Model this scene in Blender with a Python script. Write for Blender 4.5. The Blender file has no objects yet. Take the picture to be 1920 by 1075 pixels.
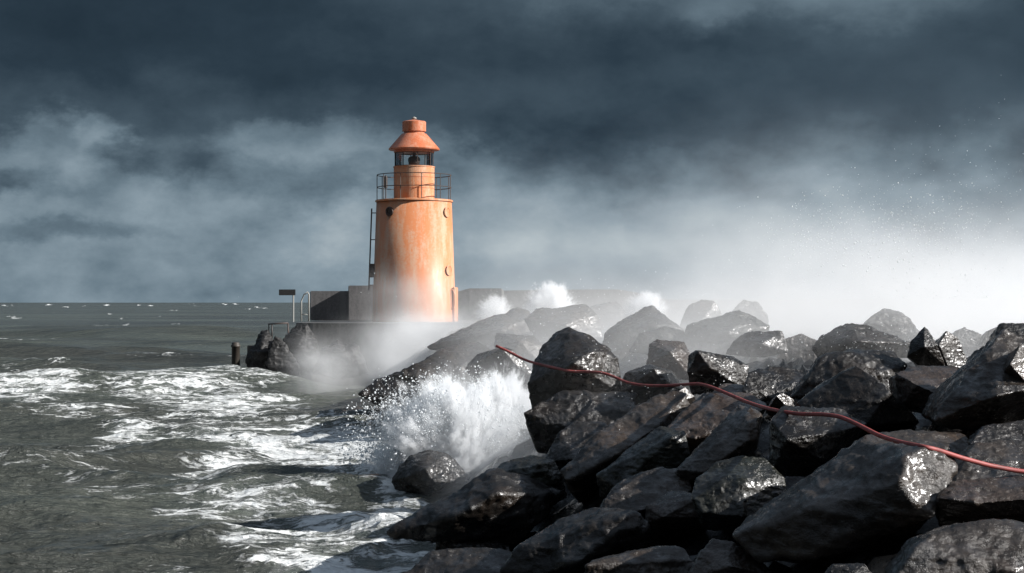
import bpy, bmesh, math, random
import numpy as np
from mathutils import Vector, Matrix
from mathutils.bvhtree import BVHTree

random.seed(7)
rng = np.random.default_rng(11)
sc = bpy.context.scene
col = sc.collection
PI = math.pi

# ------------------------------------------------------------------ camera geometry of the place
H = 3.4            # eye height above the sea
F = 3200.0         # focal length in units of a 1920 wide frame
HZ = 567.0         # the horizon line in that frame


def P(px, py, d):
    return Vector(((px - 960) * d / F, d, H - (py - HZ) * d / F))


# ------------------------------------------------------------------ render settings
EXPO = 0.9
sc.render.engine = 'CYCLES'
sc.cycles.use_denoising = True
sc.cycles.max_bounces = 12
sc.cycles.diffuse_bounces = 3
sc.cycles.glossy_bounces = 3
sc.cycles.transmission_bounces = 6
sc.cycles.transparent_max_bounces = 16
sc.cycles.volume_bounces = 8
sc.cycles.volume_step_rate = 0.5
sc.cycles.volume_max_steps = 256
sc.cycles.sample_clamp_indirect = 6.0
sc.view_settings.view_transform = 'Standard'
sc.view_settings.look = 'None'
sc.view_settings.exposure = EXPO
sc.view_settings.gamma = 1.0

cam_d = bpy.data.cameras.new('camera')
cam = bpy.data.objects.new('camera', cam_d)
col.objects.link(cam)
cam.location = (0, 0, H)
cam.rotation_euler = (PI / 2, 0, 0)
cam_d.sensor_width = 36
cam_d.lens = 36 * F / 1920
cam_d.shift_y = (HZ - 537.5) / 1920
cam_d.clip_end = 30000
sc.camera = cam


# ------------------------------------------------------------------ noise (numpy)
def _hash(ix, iy, iz, seed):
    h = (ix.astype(np.uint32) * np.uint32(374761393) + iy.astype(np.uint32) * np.uint32(668265263)
         + iz.astype(np.uint32) * np.uint32(2147483647 & 1274126177) + np.uint32(seed * 7919 + 13))
    h ^= h >> np.uint32(13)
    h *= np.uint32(1274126177)
    h ^= h >> np.uint32(16)
    h *= np.uint32(2246822519)
    h ^= h >> np.uint32(13)
    return (h & np.uint32(0xFFFFFF)).astype(np.float64) / float(0xFFFFFF)


def vnoise(p, seed=0):
    f = np.floor(p)
    i = f.astype(np.int64)
    t = p - f
    t = t * t * t * (t * (t * 6 - 15) + 10)
    out = 0
    for dx in (0, 1):
        wx = t[:, 0] if dx else 1 - t[:, 0]
        for dy in (0, 1):
            wy = t[:, 1] if dy else 1 - t[:, 1]
            for dz in (0, 1):
                wz = t[:, 2] if dz else 1 - t[:, 2]
                out = out + wx * wy * wz * _hash(i[:, 0] + dx, i[:, 1] + dy, i[:, 2] + dz, seed)
    return out * 2 - 1


def fbm(p, oct=4, seed=0, gain=0.5, ridged=False):
    a, s, out = 1.0, 1.0, np.zeros(len(p))
    for k in range(oct):
        n = vnoise(p * s + 17.3 * k, seed + k)
        if ridged:
            n = 1 - 2 * np.abs(n)
        out += a * n
        a *= gain
        s *= 2.03
    return out


# ------------------------------------------------------------------ object helpers
def tag(o, label=None, cat=None, group=None, kind=None):
    if label: o['label'] = label
    if cat: o['category'] = cat
    if group: o['group'] = group
    if kind: o['kind'] = kind
    return o


def empty(name, loc, label, cat, group=None):
    o = bpy.data.objects.new(name, None)
    col.objects.link(o)
    o.location = loc
    return tag(o, label, cat, group)


def link_bm(name, bm, mat, parent=None, smooth=False, loc=None):
    """bm in world coordinates when parent / loc given: converted to local"""
    me = bpy.data.meshes.new(name)
    off = Vector((0, 0, 0))
    if loc is not None:
        off = Vector(loc)
    elif parent is not None:
        off = wloc(parent)
    if off.length > 0:
        bmesh.ops.translate(bm, verts=bm.verts, vec=-off)
    bmesh.ops.recalc_face_normals(bm, faces=bm.faces)
    bm.to_mesh(me)
    bm.free()
    if smooth:
        me.polygons.foreach_set('use_smooth', [True] * len(me.polygons))
    me.materials.append(mat)
    o = bpy.data.objects.new(name, me)
    col.objects.link(o)
    if parent is not None:
        o.parent = parent
        if loc is not None:
            o.location = Vector(loc) - wloc(parent)
    elif loc is not None:
        o.location = loc
    return o


def wloc(o):
    v = Vector(o.location)
    while o.parent:
        o = o.parent
        v = v + Vector(o.location)
    return v


def lathe(bm, prof, c, seg=64, cap=True):
    rings = []
    for r, z in prof:
        ring = [bm.verts.new((c[0] + r * math.sin(2 * PI * k / seg), c[1] - r * math.cos(2 * PI * k / seg), z)) for k in range(seg)]
        rings.append(ring)
    for a, b in zip(rings, rings[1:]):
        for k in range(seg):
            bm.faces.new((a[k], a[(k + 1) % seg], b[(k + 1) % seg], b[k]))
    if cap:
        bm.faces.new(rings[0][::-1])
        bm.faces.new(rings[-1])


def tube(bm, pts, r, seg=8, closed=False):
    pts = [Vector(p) for p in pts]
    n = len(pts)
    rings = []
    up0 = Vector((0.13, 0.31, 0.94))
    for i, p in enumerate(pts):
        a = pts[(i - 1) % n] if (closed or i > 0) else p
        b = pts[(i + 1) % n] if (closed or i < n - 1) else p
        t = (b - a).normalized()
        u = t.cross(up0)
        if u.length < 0.05:
            u = t.cross(Vector((1, 0, 0)))
        u.normalize()
        v = t.cross(u)
        rr = r[i] if isinstance(r, (list, tuple)) else r
        rings.append([bm.verts.new(p + rr * (math.cos(2 * PI * k / seg) * u + math.sin(2 * PI * k / seg) * v)) for k in range(seg)])
    m = n if closed else n - 1
    for i in range(m):
        a, b = rings[i], rings[(i + 1) % n]
        for k in range(seg):
            bm.faces.new((a[k], a[(k + 1) % seg], b[(k + 1) % seg], b[k]))
    if not closed:
        bm.faces.new(rings[0][::-1])
        bm.faces.new(rings[-1])


def box(bm, c, s, bev=0.0, rot=0.0):
    r = bmesh.ops.create_cube(bm, size=1)
    vs = r['verts']
    bmesh.ops.scale(bm, vec=s, verts=vs)
    if rot:
        bmesh.ops.rotate(bm, cent=(0, 0, 0), matrix=Matrix.Rotation(rot, 3, 'Z'), verts=vs)
    bmesh.ops.translate(bm, vec=c, verts=vs)
    if bev:
        es = list({e for v in vs for e in v.link_edges})
        bmesh.ops.bevel(bm, geom=es, offset=bev, segments=2, affect='EDGES')


# ------------------------------------------------------------------ node helpers
def srgb(r, g, b):
    f = lambda c: (c / 255 / 12.92) if c / 255 <= 0.04045 else ((c / 255 + 0.055) / 1.055) ** 2.4
    return (f(r), f(g), f(b), 1)


class NT:
    def __init__(self, tree):
        self.t = tree
        tree.nodes.clear()

    def n(self, typ, ins=None, **kw):
        nd = self.t.nodes.new(typ)
        for k, v in kw.items():
            setattr(nd, k, v)
        if ins:
            for k, v in ins.items():
                self.set(nd.inputs[k], v)
        return nd

    def set(self, sock, v):
        if isinstance(v, bpy.types.NodeSocket):
            self.t.links.new(v, sock)
        else:
            sock.default_value = v

    def m(self, op, a, b=None, c=None, clamp=False):
        nd = self.t.nodes.new('ShaderNodeMath')
        nd.operation = op
        nd.use_clamp = clamp
        self.set(nd.inputs[0], a)
        if b is not None: self.set(nd.inputs[1], b)
        if c is not None: self.set(nd.inputs[2], c)
        return nd.outputs[0]

    def add(self, *a):
        r = a[0]
        for x in a[1:]:
            r = self.m('ADD', r, x)
        return r

    def sm(self, v, lo, hi, a=0.0, b=1.0):
        nd = self.t.nodes.new('ShaderNodeMapRange')
        nd.interpolation_type = 'SMOOTHSTEP'
        for i, x in enumerate((v, lo, hi, a, b)):
            self.set(nd.inputs[i], x)
        return nd.outputs[0]

    def lin(self, v, lo, hi, a=0.0, b=1.0):
        nd = self.t.nodes.new('ShaderNodeMapRange')
        for i, x in enumerate((v, lo, hi, a, b)):
            self.set(nd.inputs[i], x)
        return nd.outputs[0]

    def noise(self, vec, scale, detail=4, rough=0.5, dist=0.0, color=False):
        nd = self.t.nodes.new('ShaderNodeTexNoise')
        self.set(nd.inputs['Vector'], vec)
        nd.inputs['Scale'].default_value = scale
        nd.inputs['Detail'].default_value = detail
        nd.inputs['Roughness'].default_value = rough
        nd.inputs['Distortion'].default_value = dist
        return nd.outputs['Color' if color else 'Fac']

    def ramp(self, v, stops):
        nd = self.t.nodes.new('ShaderNodeValToRGB')
        el = nd.color_ramp.elements
        while len(el) < len(stops):
            el.new(0.5)
        for e, (p, c) in zip(el, stops):
            e.position = p
            e.color = c
        self.set(nd.inputs[0], v)
        return nd.outputs[0]

    def mix(self, f, a, b):
        nd = self.t.nodes.new('ShaderNodeMix')
        nd.data_type = 'RGBA'
        self.set(nd.inputs[0], f)
        self.set(nd.inputs[6], a)
        self.set(nd.inputs[7], b)
        return nd.outputs[2]

    def scale(self, vec, s):
        nd = self.t.nodes.new('ShaderNodeVectorMath')
        nd.operation = 'MULTIPLY'
        self.set(nd.inputs[0], vec)
        self.set(nd.inputs[1], s)
        return nd.outputs[0]

    def vadd(self, a, b):
        nd = self.t.nodes.new('ShaderNodeVectorMath')
        nd.operation = 'ADD'
        self.set(nd.inputs[0], a)
        self.set(nd.inputs[1], b)
        return nd.outputs[0]

    def bump(self, h, strength, dist, normal=None):
        nd = self.t.nodes.new('ShaderNodeBump')
        nd.inputs['Strength'].default_value = strength
        nd.inputs['Distance'].default_value = dist
        self.set(nd.inputs['Height'], h)
        if normal is not None:
            self.set(nd.inputs['Normal'], normal)
        return nd.outputs[0]


def new_mat(name):
    m = bpy.data.materials.new(name)
    m.use_nodes = True
    t = NT(m.node_tree)
    out = t.n('ShaderNodeOutputMaterial')
    return m, t, out


def principled(t, out, **ins):
    b = t.n('ShaderNodeBsdfPrincipled', ins={k.replace('_', ' '): v for k, v in ins.items()})
    t.t.links.new(b.outputs[0], out.inputs['Surface'])
    return b


# ------------------------------------------------------------------ sun and sky
SUN = Vector((0.85, -0.20, 0.48)).normalized()
elev = math.asin(SUN.z)
sun_d = bpy.data.lights.new('sun', 'SUN')
sun_d.energy = 5.0
sun_d.angle = math.radians(0.5)
sun_d.color = (1.0, 0.975, 0.945)
sun = bpy.data.objects.new('sun', sun_d)
col.objects.link(sun)
sun.rotation_euler = SUN.to_track_quat('Z', 'Y').to_euler()
sun.location = (30, -10, 40)

world = bpy.data.worlds.new('World')
sc.world = world
world.use_nodes = True
w = NT(world.node_tree)
wout = w.n('ShaderNodeOutputWorld')
bg = w.n('ShaderNodeBackground')
w.t.links.new(bg.outputs[0], wout.inputs[0])
SKY_S = 0.1
bg.inputs['Strength'].default_value = SKY_S
sky = w.n('ShaderNodeTexSky', sky_type='NISHITA')
sky.sun_disc = False
sky.sun_elevation = elev
sky.sun_rotation = math.atan2(SUN.x, SUN.y)
tc = w.n('ShaderNodeTexCoord')
sep = w.n('ShaderNodeSeparateXYZ', ins={0: tc.outputs['Generated']})
ux, uy, uz = sep.outputs
warp = w.noise(w.scale(tc.outputs['Generated'], (1, 1, 1.6)), 7.0, 7, 0.62, color=True)
ws = w.n('ShaderNodeSeparateXYZ', ins={0: warp})
wu = w.add(ux, w.m('MULTIPLY', w.m('SUBTRACT', ws.outputs[0], 0.5), 0.13))
we = w.add(uz, w.m('MULTIPLY', w.m('SUBTRACT', ws.outputs[1], 0.5), 0.085))


def blob(px, py, rx, ry, amp, soft=1.0):
    """a cloud mass at a bearing and height in the sky"""
    a = w.m('DIVIDE', w.m('SUBTRACT', wu, (px - 960) / F * 0.985), rx / F)
    b = w.m('DIVIDE', w.m('SUBTRACT', we, (HZ - py) / F * 0.985), ry / F)
    r = w.m('SQRT', w.add(w.m('MULTIPLY', a, a), w.m('MULTIPLY', b, b)))
    return w.m('MULTIPLY', w.sm(r, 1.0, 1.0 - soft, 0, 1), amp)


base = w.ramp(w.lin(we, 0.0, 0.2), [
    (0.0, (0.66, 0.66, 0.66, 1)), (0.17, (0.72, 0.72, 0.72, 1)), (0.30, (0.66, 0.66, 0.66, 1)),
    (0.40, (0.48, 0.48, 0.48, 1)), (0.52, (0.31, 0.31, 0.31, 1)), (0.68, (0.20, 0.20, 0.20, 1)),
    (0.86, (0.19, 0.19, 0.19, 1)), (1.0, (0.24, 0.24, 0.24, 1))])
s = w.m('MULTIPLY', base, 1.0)
n1 = w.noise(w.scale(tc.outputs['Generated'], (1, 1, 1.7)), 11.0, 8, 0.58)
n2 = w.noise(w.scale(tc.outputs['Generated'], (1, 1, 1.5)), 26.0, 6, 0.6)
amp = w.sm(uz, 0.13, 0.07, 0.42, 1.0)
s = w.add(s, w.m('MULTIPLY', w.m('MULTIPLY', w.m('SUBTRACT', n1, 0.5), 0.75), amp), w.m('MULTIPLY', w.m('MULTIPLY', w.m('SUBTRACT', n2, 0.5), 0.38), amp))
for bl in [
    (150, 280, 190, 85, 0.24, 0.6), (60, 320, 120, 45, -0.22, 0.7), (560, 250, 190, 70, 0.20, 0.6), (250, 250, 60, 50, 0.10, 0.5),
    (350, 300, 150, 55, -0.14, 0.8), (120, 440, 280, 38, -0.20, 0.8), (640, 420, 220, 120, 0.14, 1.0),
    (150, 60, 700, 160, -0.11, 1.0), (1020, 230, 420, 60, -0.10, 0.9), (1500, 280, 560, 110, -0.07, 1.0),
    (1340, 60, 160, 60, 0.16, 0.9), (1450, -20, 750, 130, 0.32, 1.0), (1700, 60, 420, 130, 0.10, 1.0),
    (1050, 420, 330, 140, 0.18, 1.0), (1400, 460, 420, 140, 0.13, 1.0), (960, 10, 260, 90, 0.12, 1.0),
    (700, 330, 260, 60, -0.06, 1.0), (860, 300, 90, 60, 0.10, 1.0),
]:
    s = w.add(s, blob(*bl))
k = 1.0 / (2 ** EXPO) / SKY_S


def sk(r, g, b):
    c = srgb(r, g, b)
    return (c[0] * k / 10, c[1] * k / 10, c[2] * k / 10, 1)


cl = w.ramp(s, [(0.0, sk(31, 45, 56)), (0.16, sk(45, 60, 72)), (0.34, sk(68, 84, 96)), (0.55, sk(105, 123, 135)),
                (0.75, sk(136, 153, 164)), (1.0, sk(174, 186, 192))])
cl10 = w.n('ShaderNodeVectorMath', operation='SCALE', ins={0: cl, 'Scale': 10.0}).outputs[0]
# storm bank ahead of the eye; open sky behind and overhead
cover = w.m('MULTIPLY', w.sm(uy, -0.35, 0.35), w.sm(uz, 0.75, 0.30))
open_sky = w.mix(0.8, sky.outputs[0], (0.75, 0.88, 1.0, 1))
open_sky = w.n('ShaderNodeVectorMath', operation='SCALE', ins={0: open_sky, 'Scale': w.sm(uz, 0.10, 0.75, 0.20, 1.7)}).outputs[0]
w.t.links.new(w.mix(cover, open_sky, cl10), bg.inputs['Color'])


# ------------------------------------------------------------------ materials
def rock_mat(name, dark, light, tint=None, rough=(0.16, 0.46), film_max=0.9):
    m, t, out = new_mat(name)
    g = t.n('ShaderNodeTexCoord').outputs['Object']
    oi = t.n('ShaderNodeObjectInfo')
    g = t.vadd(g, t.n('ShaderNodeCombineXYZ', ins={0: t.m('MULTIPLY', oi.outputs['Random'], 40.0)}).outputs[0])
    a = t.noise(g, 2.3, 6, 0.62)
    b = t.noise(g, 34.0, 5, 0.65)
    c = t.noise(g, 110.0, 3, 0.6)
    f = t.add(t.m('MULTIPLY', a, 0.6), t.m('MULTIPLY', b, 0.3), t.m('MULTIPLY', c, 0.25))
    colr = t.mix(t.sm(f, 0.36, 0.76), dark, light)
    if tint:
        colr = t.mix(t.sm(t.noise(g, 1.6, 4, 0.6), 0.48, 0.66, 0, 0.8), colr, tint)
    fl = t.n('ShaderNodeTexVoronoi', ins={'Vector': g, 'Scale': 55.0})
    colr = t.mix(t.sm(fl.outputs['Distance'], 0.16, 0.05, 0, 0.25), colr, (0.07, 0.067, 0.06, 1))
    pits = t.n('ShaderNodeTexVoronoi', ins={'Vector': t.vadd(g, t.scale(t.noise(g, 9.0, 3, 0.6, color=True), (.12, .12, .12))), 'Scale': 13.0})
    hgt = t.add(t.m('MULTIPLY', t.noise(g, 7.0, 8, 0.68), 1.0), t.m('MULTIPLY', t.sm(pits.outputs['Distance'], 0.10, 0.28), 0.12),
                t.m('MULTIPLY', t.noise(t.scale(g, (1, 1, 2.6)), 16.0, 6, 0.7), 0.45))
    nb = t.bump(hgt, 0.6, 0.04)
    nb = t.bump(t.noise(g, 48.0, 4, 0.6), 0.4, 0.012, nb)
    r = t.lin(t.noise(g, 5.0, 5, 0.65), 0.3, 0.7, rough[0], rough[1])
    wet = t.sm(t.noise(g, 3.1, 4, 0.6), 0.42, 0.64, 0.06 * film_max, film_max)
    film = t.bump(t.add(t.noise(t.scale(g, (1, 1, 1.8)), 13.0, 2.5, 0.45), t.m('MULTIPLY', t.noise(g, 40.0, 2, 0.5), 0.08)), 0.55, 0.03)
    principled(t, out, Base_Color=colr, Roughness=r, Normal=nb, Specular_IOR_Level=0.35, Coat_Weight=wet, Coat_Roughness=0.2, Coat_IOR=1.45, Coat_Normal=film)
    return m


M = {}
M['basalt'] = rock_mat('wet_basalt', (0.0034, 0.0028, 0.0024, 1), (0.016, 0.0134, 0.0113, 1), (0.017, 0.012, 0.0085, 1))
M['granite'] = rock_mat('wet_granite', (0.008, 0.0065, 0.0054, 1), (0.042, 0.034, 0.028, 1), (0.040, 0.027, 0.018, 1))
M['brown'] = rock_mat('brown_rock', (0.011, 0.0078, 0.006, 1), (0.052, 0.037, 0.0285, 1))
M['olive'] = rock_mat('algae_rock', (0.0036, 0.0035, 0.0027, 1), (0.015, 0.0142, 0.0105, 1), (0.011, 0.0115, 0.0055, 1))
M['pier_rock'] = rock_mat('pier_rock', (0.004, 0.0038, 0.0036, 1), (0.016, 0.015, 0.0145, 1), None, (0.4, 0.7), 0.10)
M['rubble'] = rock_mat('rubble', (0.005, 0.005, 0.005, 1), (0.014, 0.0135, 0.013, 1))


def paint_mat(name, colr, dirt, rough=0.45, dirt_amt=0.5, streak=True, spec=0.4):
    m, t, out = new_mat(name)
    g = t.n('ShaderNodeTexCoord').outputs['Object']
    a = t.noise(t.scale(g, (1, 1, 0.22)), 2.6, 7, 0.65)
    b = t.noise(g, 11.0, 5, 0.6)
    f = t.add(t.m('MULTIPLY', a, 0.7), t.m('MULTIPLY', b, 0.3))
    c = t.mix(t.sm(f, 0.42, 0.62, 0, dirt_amt), colr, dirt)
    spots = t.noise(g, 24.0, 3, 0.5)
    c = t.mix(t.sm(spots, 0.72, 0.78, 0, 0.5), c, (0.10, 0.05, 0.03, 1))
    nb = t.bump(t.add(t.noise(g, 5.0, 5, 0.6), t.m('MULTIPLY', t.noise(g, 40, 3, 0.6), 0.3)), 0.25, 0.02)
    principled(t, out, Base_Color=c, Roughness=t.lin(b, 0.3, 0.7, rough - 0.08, rough + 0.15), Normal=nb, Specular_IOR_Level=spec)
    return m


M['orange'] = paint_mat('orange_paint', (0.50, 0.182, 0.075, 1), (0.47, 0.31, 0.21, 1), 0.45, 0.85)
M['red_orange'] = paint_mat('red_orange_paint', (0.46, 0.135, 0.06, 1), (0.50, 0.26, 0.18, 1), 0.28, 0.6)
M['iron'] = paint_mat('dark_iron', (0.035, 0.03, 0.028, 1), (0.10, 0.045, 0.025, 1), 0.5, 0.5)
M['pale_metal'] = paint_mat('pale_metal', (0.26, 0.265, 0.25, 1), (0.25, 0.2, 0.15, 1), 0.4, 0.4)
M['concrete'] = paint_mat('concrete', (0.14, 0.135, 0.135, 1), (0.07, 0.068, 0.068, 1), 0.7, 0.7)
M['dark_concrete'] = paint_mat('dark_concrete', (0.09, 0.088, 0.085, 1), (0.035, 0.037, 0.033, 1), 0.5, 0.8)
M['timber'] = paint_mat('wet_timber', (0.045, 0.037, 0.03, 1), (0.02, 0.02, 0.018, 1), 0.5, 0.7)
M['rubber'] = paint_mat('rubber', (0.02, 0.02, 0.02, 1), (0.035, 0.033, 0.03, 1), 0.55, 0.5)

m, t, out = new_mat('red_hose')
g = t.n('ShaderNodeTexCoord').outputs['Object']
c = t.mix(t.sm(t.noise(g, 8, 4, 0.6), 0.4, 0.65), (0.28, 0.052, 0.046, 1), (0.18, 0.038, 0.033, 1))
principled(t, out, Base_Color=c, Roughness=0.6, Normal=t.bump(t.noise(g, 90, 3, 0.6), 0.3, 0.004))
M['hose'] = m

m, t, out = new_mat('lantern_glass')
b1 = t.n('ShaderNodeBsdfTransparent', ins={'Color': (0.96, 0.98, 0.98, 1)})
b2 = t.n('ShaderNodeBsdfGlossy', ins={'Color': (0.9, 0.95, 1, 1), 'Roughness': 0.04})
fr = t.n('ShaderNodeFresnel', ins={'IOR': 1.5})
mx = t.n('ShaderNodeMixShader', ins={0: t.m('ADD', fr.outputs[0], 0.10), 1: b1.outputs[0], 2: b2.outputs[0]})
t.t.links.new(mx.outputs[0], out.inputs['Surface'])
M['glass'] = m

m, t, out = new_mat('foam_drop')
d1 = t.n('ShaderNodeBsdfDiffuse', ins={'Color': (0.9, 0.92, 0.93, 1)})
d2 = t.n('ShaderNodeBsdfTranslucent', ins={'Color': (0.9, 0.92, 0.93, 1)})
mx = t.n('ShaderNodeMixShader', ins={0: 0.45, 1: d1.outputs[0], 2: d2.outputs[0]})
t.t.links.new(mx.outputs[0], out.inputs['Surface'])
M['drop'] = m


# ------------------------------------------------------------------ sea
def bank_top(X, Y):
    """height of the rubble bank's surface"""
    xw = -1.34 - (Y - 21.4) * 0.094
    wd = np.maximum(7.2 - (Y - 20) * 0.078, 3.6)
    z = 2.75 * (X - xw) / wd
    return np.minimum(z, 2.55 + 0.0 * z)


def make_sea():
    py = [1500, 1380, 1290, 1220, 1160, 1120, 1095]
    y = 1082.0
    while y > 600:
        py.append(y); y -= 1.6
    while y > 575:
        py.append(y); y -= 0.8
    while y > 568.2:
        py.append(y); y -= 0.35
    py += [567.9, 567.6]
    dd = H * F / (np.array(py) - HZ)
    px = list(np.arange(-6000, -400, 160.0)) + list(np.arange(-400, -30, 14.0)) + list(np.arange(-30, 1000, 1.7)) + \
        list(np.arange(1000, 1100, 8.0)) + list(np.arange(1100, 3000, 60.0)) + list(np.arange(3000, 8000, 200.0))
    tt = (np.array(px) - 960) / F
    nr, nc = len(dd), len(tt)
    D, T = np.meshgrid(dd, tt, indexing='ij')
    X, Y = (D * T).ravel(), D.ravel()
    gx = np.gradient(dd)
    gap = np.abs(np.repeat(gx, nc))          # row spacing
    z = np.zeros(len(X))
    q = np.stack([X * 0.02, Y * 0.02, 0 * X], 1)
    wob = vnoise(q, 3) * 6
    for lam, amp, ang, sharp in [(46, .34, 8, 1.2), (27, .26, -16, 1.4), (15, .24, 20, 1.6), (8.5, .16, -6, 1.7), (5.1, .10, 31, 1.6),
                                 (3.1, .058, -24, 1.5), (1.9, .034, 12, 1.3), (1.1, .013, -38, 1.2), (0.7, .008, 44, 1.2)]:
        a = math.radians(ang)
        ph = (X * math.sin(a) + Y * math.cos(a) + wob * lam / 40) * 2 * PI / lam
        env = 0.65 + 0.5 * vnoise(np.stack([X / lam / 2.2, Y / lam / 1.6, 0 * X + lam], 1), 5)
        f = 1 - np.abs(np.sin(ph / 2 + vnoise(np.stack([X / lam, Y / lam, 0 * X + 3.3], 1), 8) * 0.9)) ** (1 / 1.0)
        fade = np.clip((lam / 2.2 - gap) / (lam / 3), 0, 1)
        z += amp * env * (np.clip(f, 0, 1) ** sharp * 2 - 0.75) * fade
    zc = z.copy()
    U = 960 + F * X / Y
    V = HZ + F * H / Y

    def ridge(ax, ay, bx, by, wd, h, zz):
        """a swell crest along the line between two points on the water (given by bearing and distance)"""
        A = np.array([(ax - 960) / F, 1]) * (H * F / (ay - HZ))
        B = np.array([(bx - 960) / F, 1]) * (H * F / (by - HZ))
        dv = B - A; L = np.hypot(*dv); dv /= L
        s = (X - A[0]) * dv[0] + (Y - A[1]) * dv[1]
        e = (X - A[0]) * -dv[1] + (Y - A[1]) * dv[0]
        e = e + vnoise(np.stack([s * 0.35, 0 * s + ax, 0 * s], 1), 4) * 0.6
        if dv[0] < 0: e = -e
        ww = np.where(e > 0, wd * 1.8, wd * 0.8)
        env = 1 / (1 + np.exp(-(s) / (0.08 * L))) * 1 / (1 + np.exp((s - L) / (0.08 * L)))
        return zz + h * env * np.exp(-(e / ww) ** 2)

    z = ridge(-120, 876, 470, 838, 1.3, 0.42, z)
    z = ridge(-250, 742, 560, 732, 3.0, 0.95, z)
    z = ridge(-200, 672, 420, 664, 6.0, 0.9, z)
    z = ridge(420, 885, 760, 880, 0.8, 0.32, z)
    z = ridge(560, 950, 800, 985, 0.7, 0.30, z)
    z = ridge(100, 1010, 480, 1000, 0.8, 0.22, z)
    z = ridge(200, 632, 480, 628, 9.0, 0.9, z)

    # foam cover: where waves have broken
    foam = np.zeros(len(X))

    def fb(px, py, rx, ry, a, tilt=0.0):
        nonlocal foam
        du, dv2 = U - px, V - py
        dv2 = dv2 - tilt * du
        foam = np.maximum(foam, a * np.exp(-((du / rx) ** 2 + (dv2 / ry) ** 2) ** 1.3))

    def far(px, py, rx, ry, a, tilt=0.0):
        nonlocal foam
        du, dv2 = U - px, V - py - tilt * (U - px)
        br = 0.42 + 1.0 * vnoise(np.stack([U * 0.22, V * 0.9, 0 * X], 1), 71)
        foam = np.maximum(foam, np.clip(a * br, 0, 1) * np.exp(-((du / rx) ** 2 + (dv2 / ry) ** 2) ** 1.3))

    for b in [(40, 705, 190, 15, .85, .03), (30, 740, 150, 25, .72, 0), (200, 715, 190, 9, .62, .03), (300, 708, 60, 5, .95, 0), (150, 772, 140, 14, .52, 0),
              (330, 745, 150, 22, .60, 0), (430, 765, 150, 30, .74, 0), (470, 725, 110, 16, .6, 0), (250, 794, 70, 10, .75, 0), (400, 800, 190, 13, .70, -.04),
              (600, 818, 180, 34, 1.0, 0), (680, 846, 160, 36, 1.0, 0), (640, 880, 130, 14, .8, .05), (520, 825, 140, 17, .95, 0), (480, 850, 120, 14, .70, 0), (400, 880, 110, 20, .62, -.1),
              (620, 872, 160, 9, .66, 0), (730, 880, 90, 22, .85, 0), (470, 915, 160, 16, .66, 0), (360, 920, 90, 22, .5, 0), (600, 925, 160, 9, .62, .1),
              (640, 960, 130, 20, .85, .05), (560, 990, 150, 30, .82, .04), (700, 985, 120, 24, .82, .06), (640, 1030, 190, 34, .74, .04), (760, 1030, 110, 30, .80, 0),
              (470, 1000, 60, 22, .72, 0), (400, 985, 90, 18, .45, 0), (330, 1045, 90, 20, .46, 0), (230, 905, 120, 22, .36, 0), (520, 1065, 120, 12, .60, 0),
              (740, 940, 60, 30, .72, .3), (210, 830, 120, 8, .45, 0), (100, 850, 130, 8, .42, -.06), (150, 880, 200, 30, .28, 0), (760, 905, 60, 30, .9, 0), (710, 880, 90, 26, .95, 0), (690, 855, 80, 24, .98, 0),
              (700, 1075, 200, 30, .65, 0),
              # far whitecaps
              (15, 573, 16, 1.4, .95, 0), (90, 571.5, 14, 1.2, .95, 0), (203, 572.5, 12, 1.5, 1.0, 0), (258, 572.5, 8, 1, .9, 0), (282, 573.5, 8, 1, .9, 0),
              (357, 569.8, 8, 1, .9, 0), (422, 570.5, 8, 1.5, .95, 0), (443, 570, 10, 1.2, .95, 0), (160, 574, 8, 1, .8, 0), (125, 576, 9, 1, .8, 0),
              (350, 612, 28, 3.2, .95, .14), (340, 610, 16, 3, .8, .1), (25, 595, 14, 2, .95, .08), (205, 588.5, 8, 2, .85, 0), (236, 608, 9, 2.2, .7, 0),
              (200, 609, 8, 1.6, .6, 0), (120, 658, 9, 3, .8, 0), (325, 582, 9, 1, .8, 0), (300, 594, 8, 1.2, .6, 0), (435, 602, 8, 1.2, .6, 0),
              (370, 574, 8, 1, .7, 0), (465, 580, 6, 1.4, .8, 0), (490, 577, 14, 1.4, .8, .1), (100, 634, 10, 2, .5, 0), (228, 597, 9, 1, .5, 0)]:
        (far if b[1] < 640 else fb)(*b)
    # breaking crests
    pat = vnoise(np.stack([X * 0.045, Y * 0.03, 0 * X], 1), 91) + 0.6 * vnoise(np.stack([X * 0.4, Y * 0.25, 0 * X], 1), 92)
    loc = np.clip((zc - 0.27) / 0.35, 0, 1) * np.clip((pat + 0.02) * 2.2, 0, 1) * np.clip((Y - 45) / 40, 0, 1) * np.clip((900 - Y) / 500, 0, 1)
    foam = np.maximum(foam, 0.92 * loc)
    # scattered streaks along the wind
    st = fbm(np.stack([X * 0.25 + Y * .05, Y * 0.9, 0 * X], 1), 4, 21)
    foam = np.clip(foam + 0.06 * st, 0, 1)
    lump = fbm(np.stack([X * 2.2, Y * 1.6, 0 * X], 1), 4, 31, ridged=True)
    near = np.clip((120 - Y) / 60, 0, 1)
    z += near * np.clip(foam - 0.35, 0, 1) * (0.06 * lump + 0.05)
    fine = fbm(np.stack([X * 1.1, Y * 0.9, 0 * X], 1), 5, 41)
    z += near * 0.05 * fine

    co = np.stack([X, Y, z], 1)
    me = bpy.data.meshes.new('sea')
    me.vertices.add(len(X))
    me.vertices.foreach_set('co', co.ravel())
    i = np.arange((nr - 1) * nc).reshape(nr - 1, nc)[:, :-1].ravel()
    quads = np.stack([i, i + 1, i + nc + 1, i + nc], 1)
    nq = len(quads)
    me.loops.add(nq * 4)
    me.loops.foreach_set('vertex_index', quads.ravel())
    me.polygons.add(nq)
    me.polygons.foreach_set('loop_start', np.arange(nq) * 4)
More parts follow.
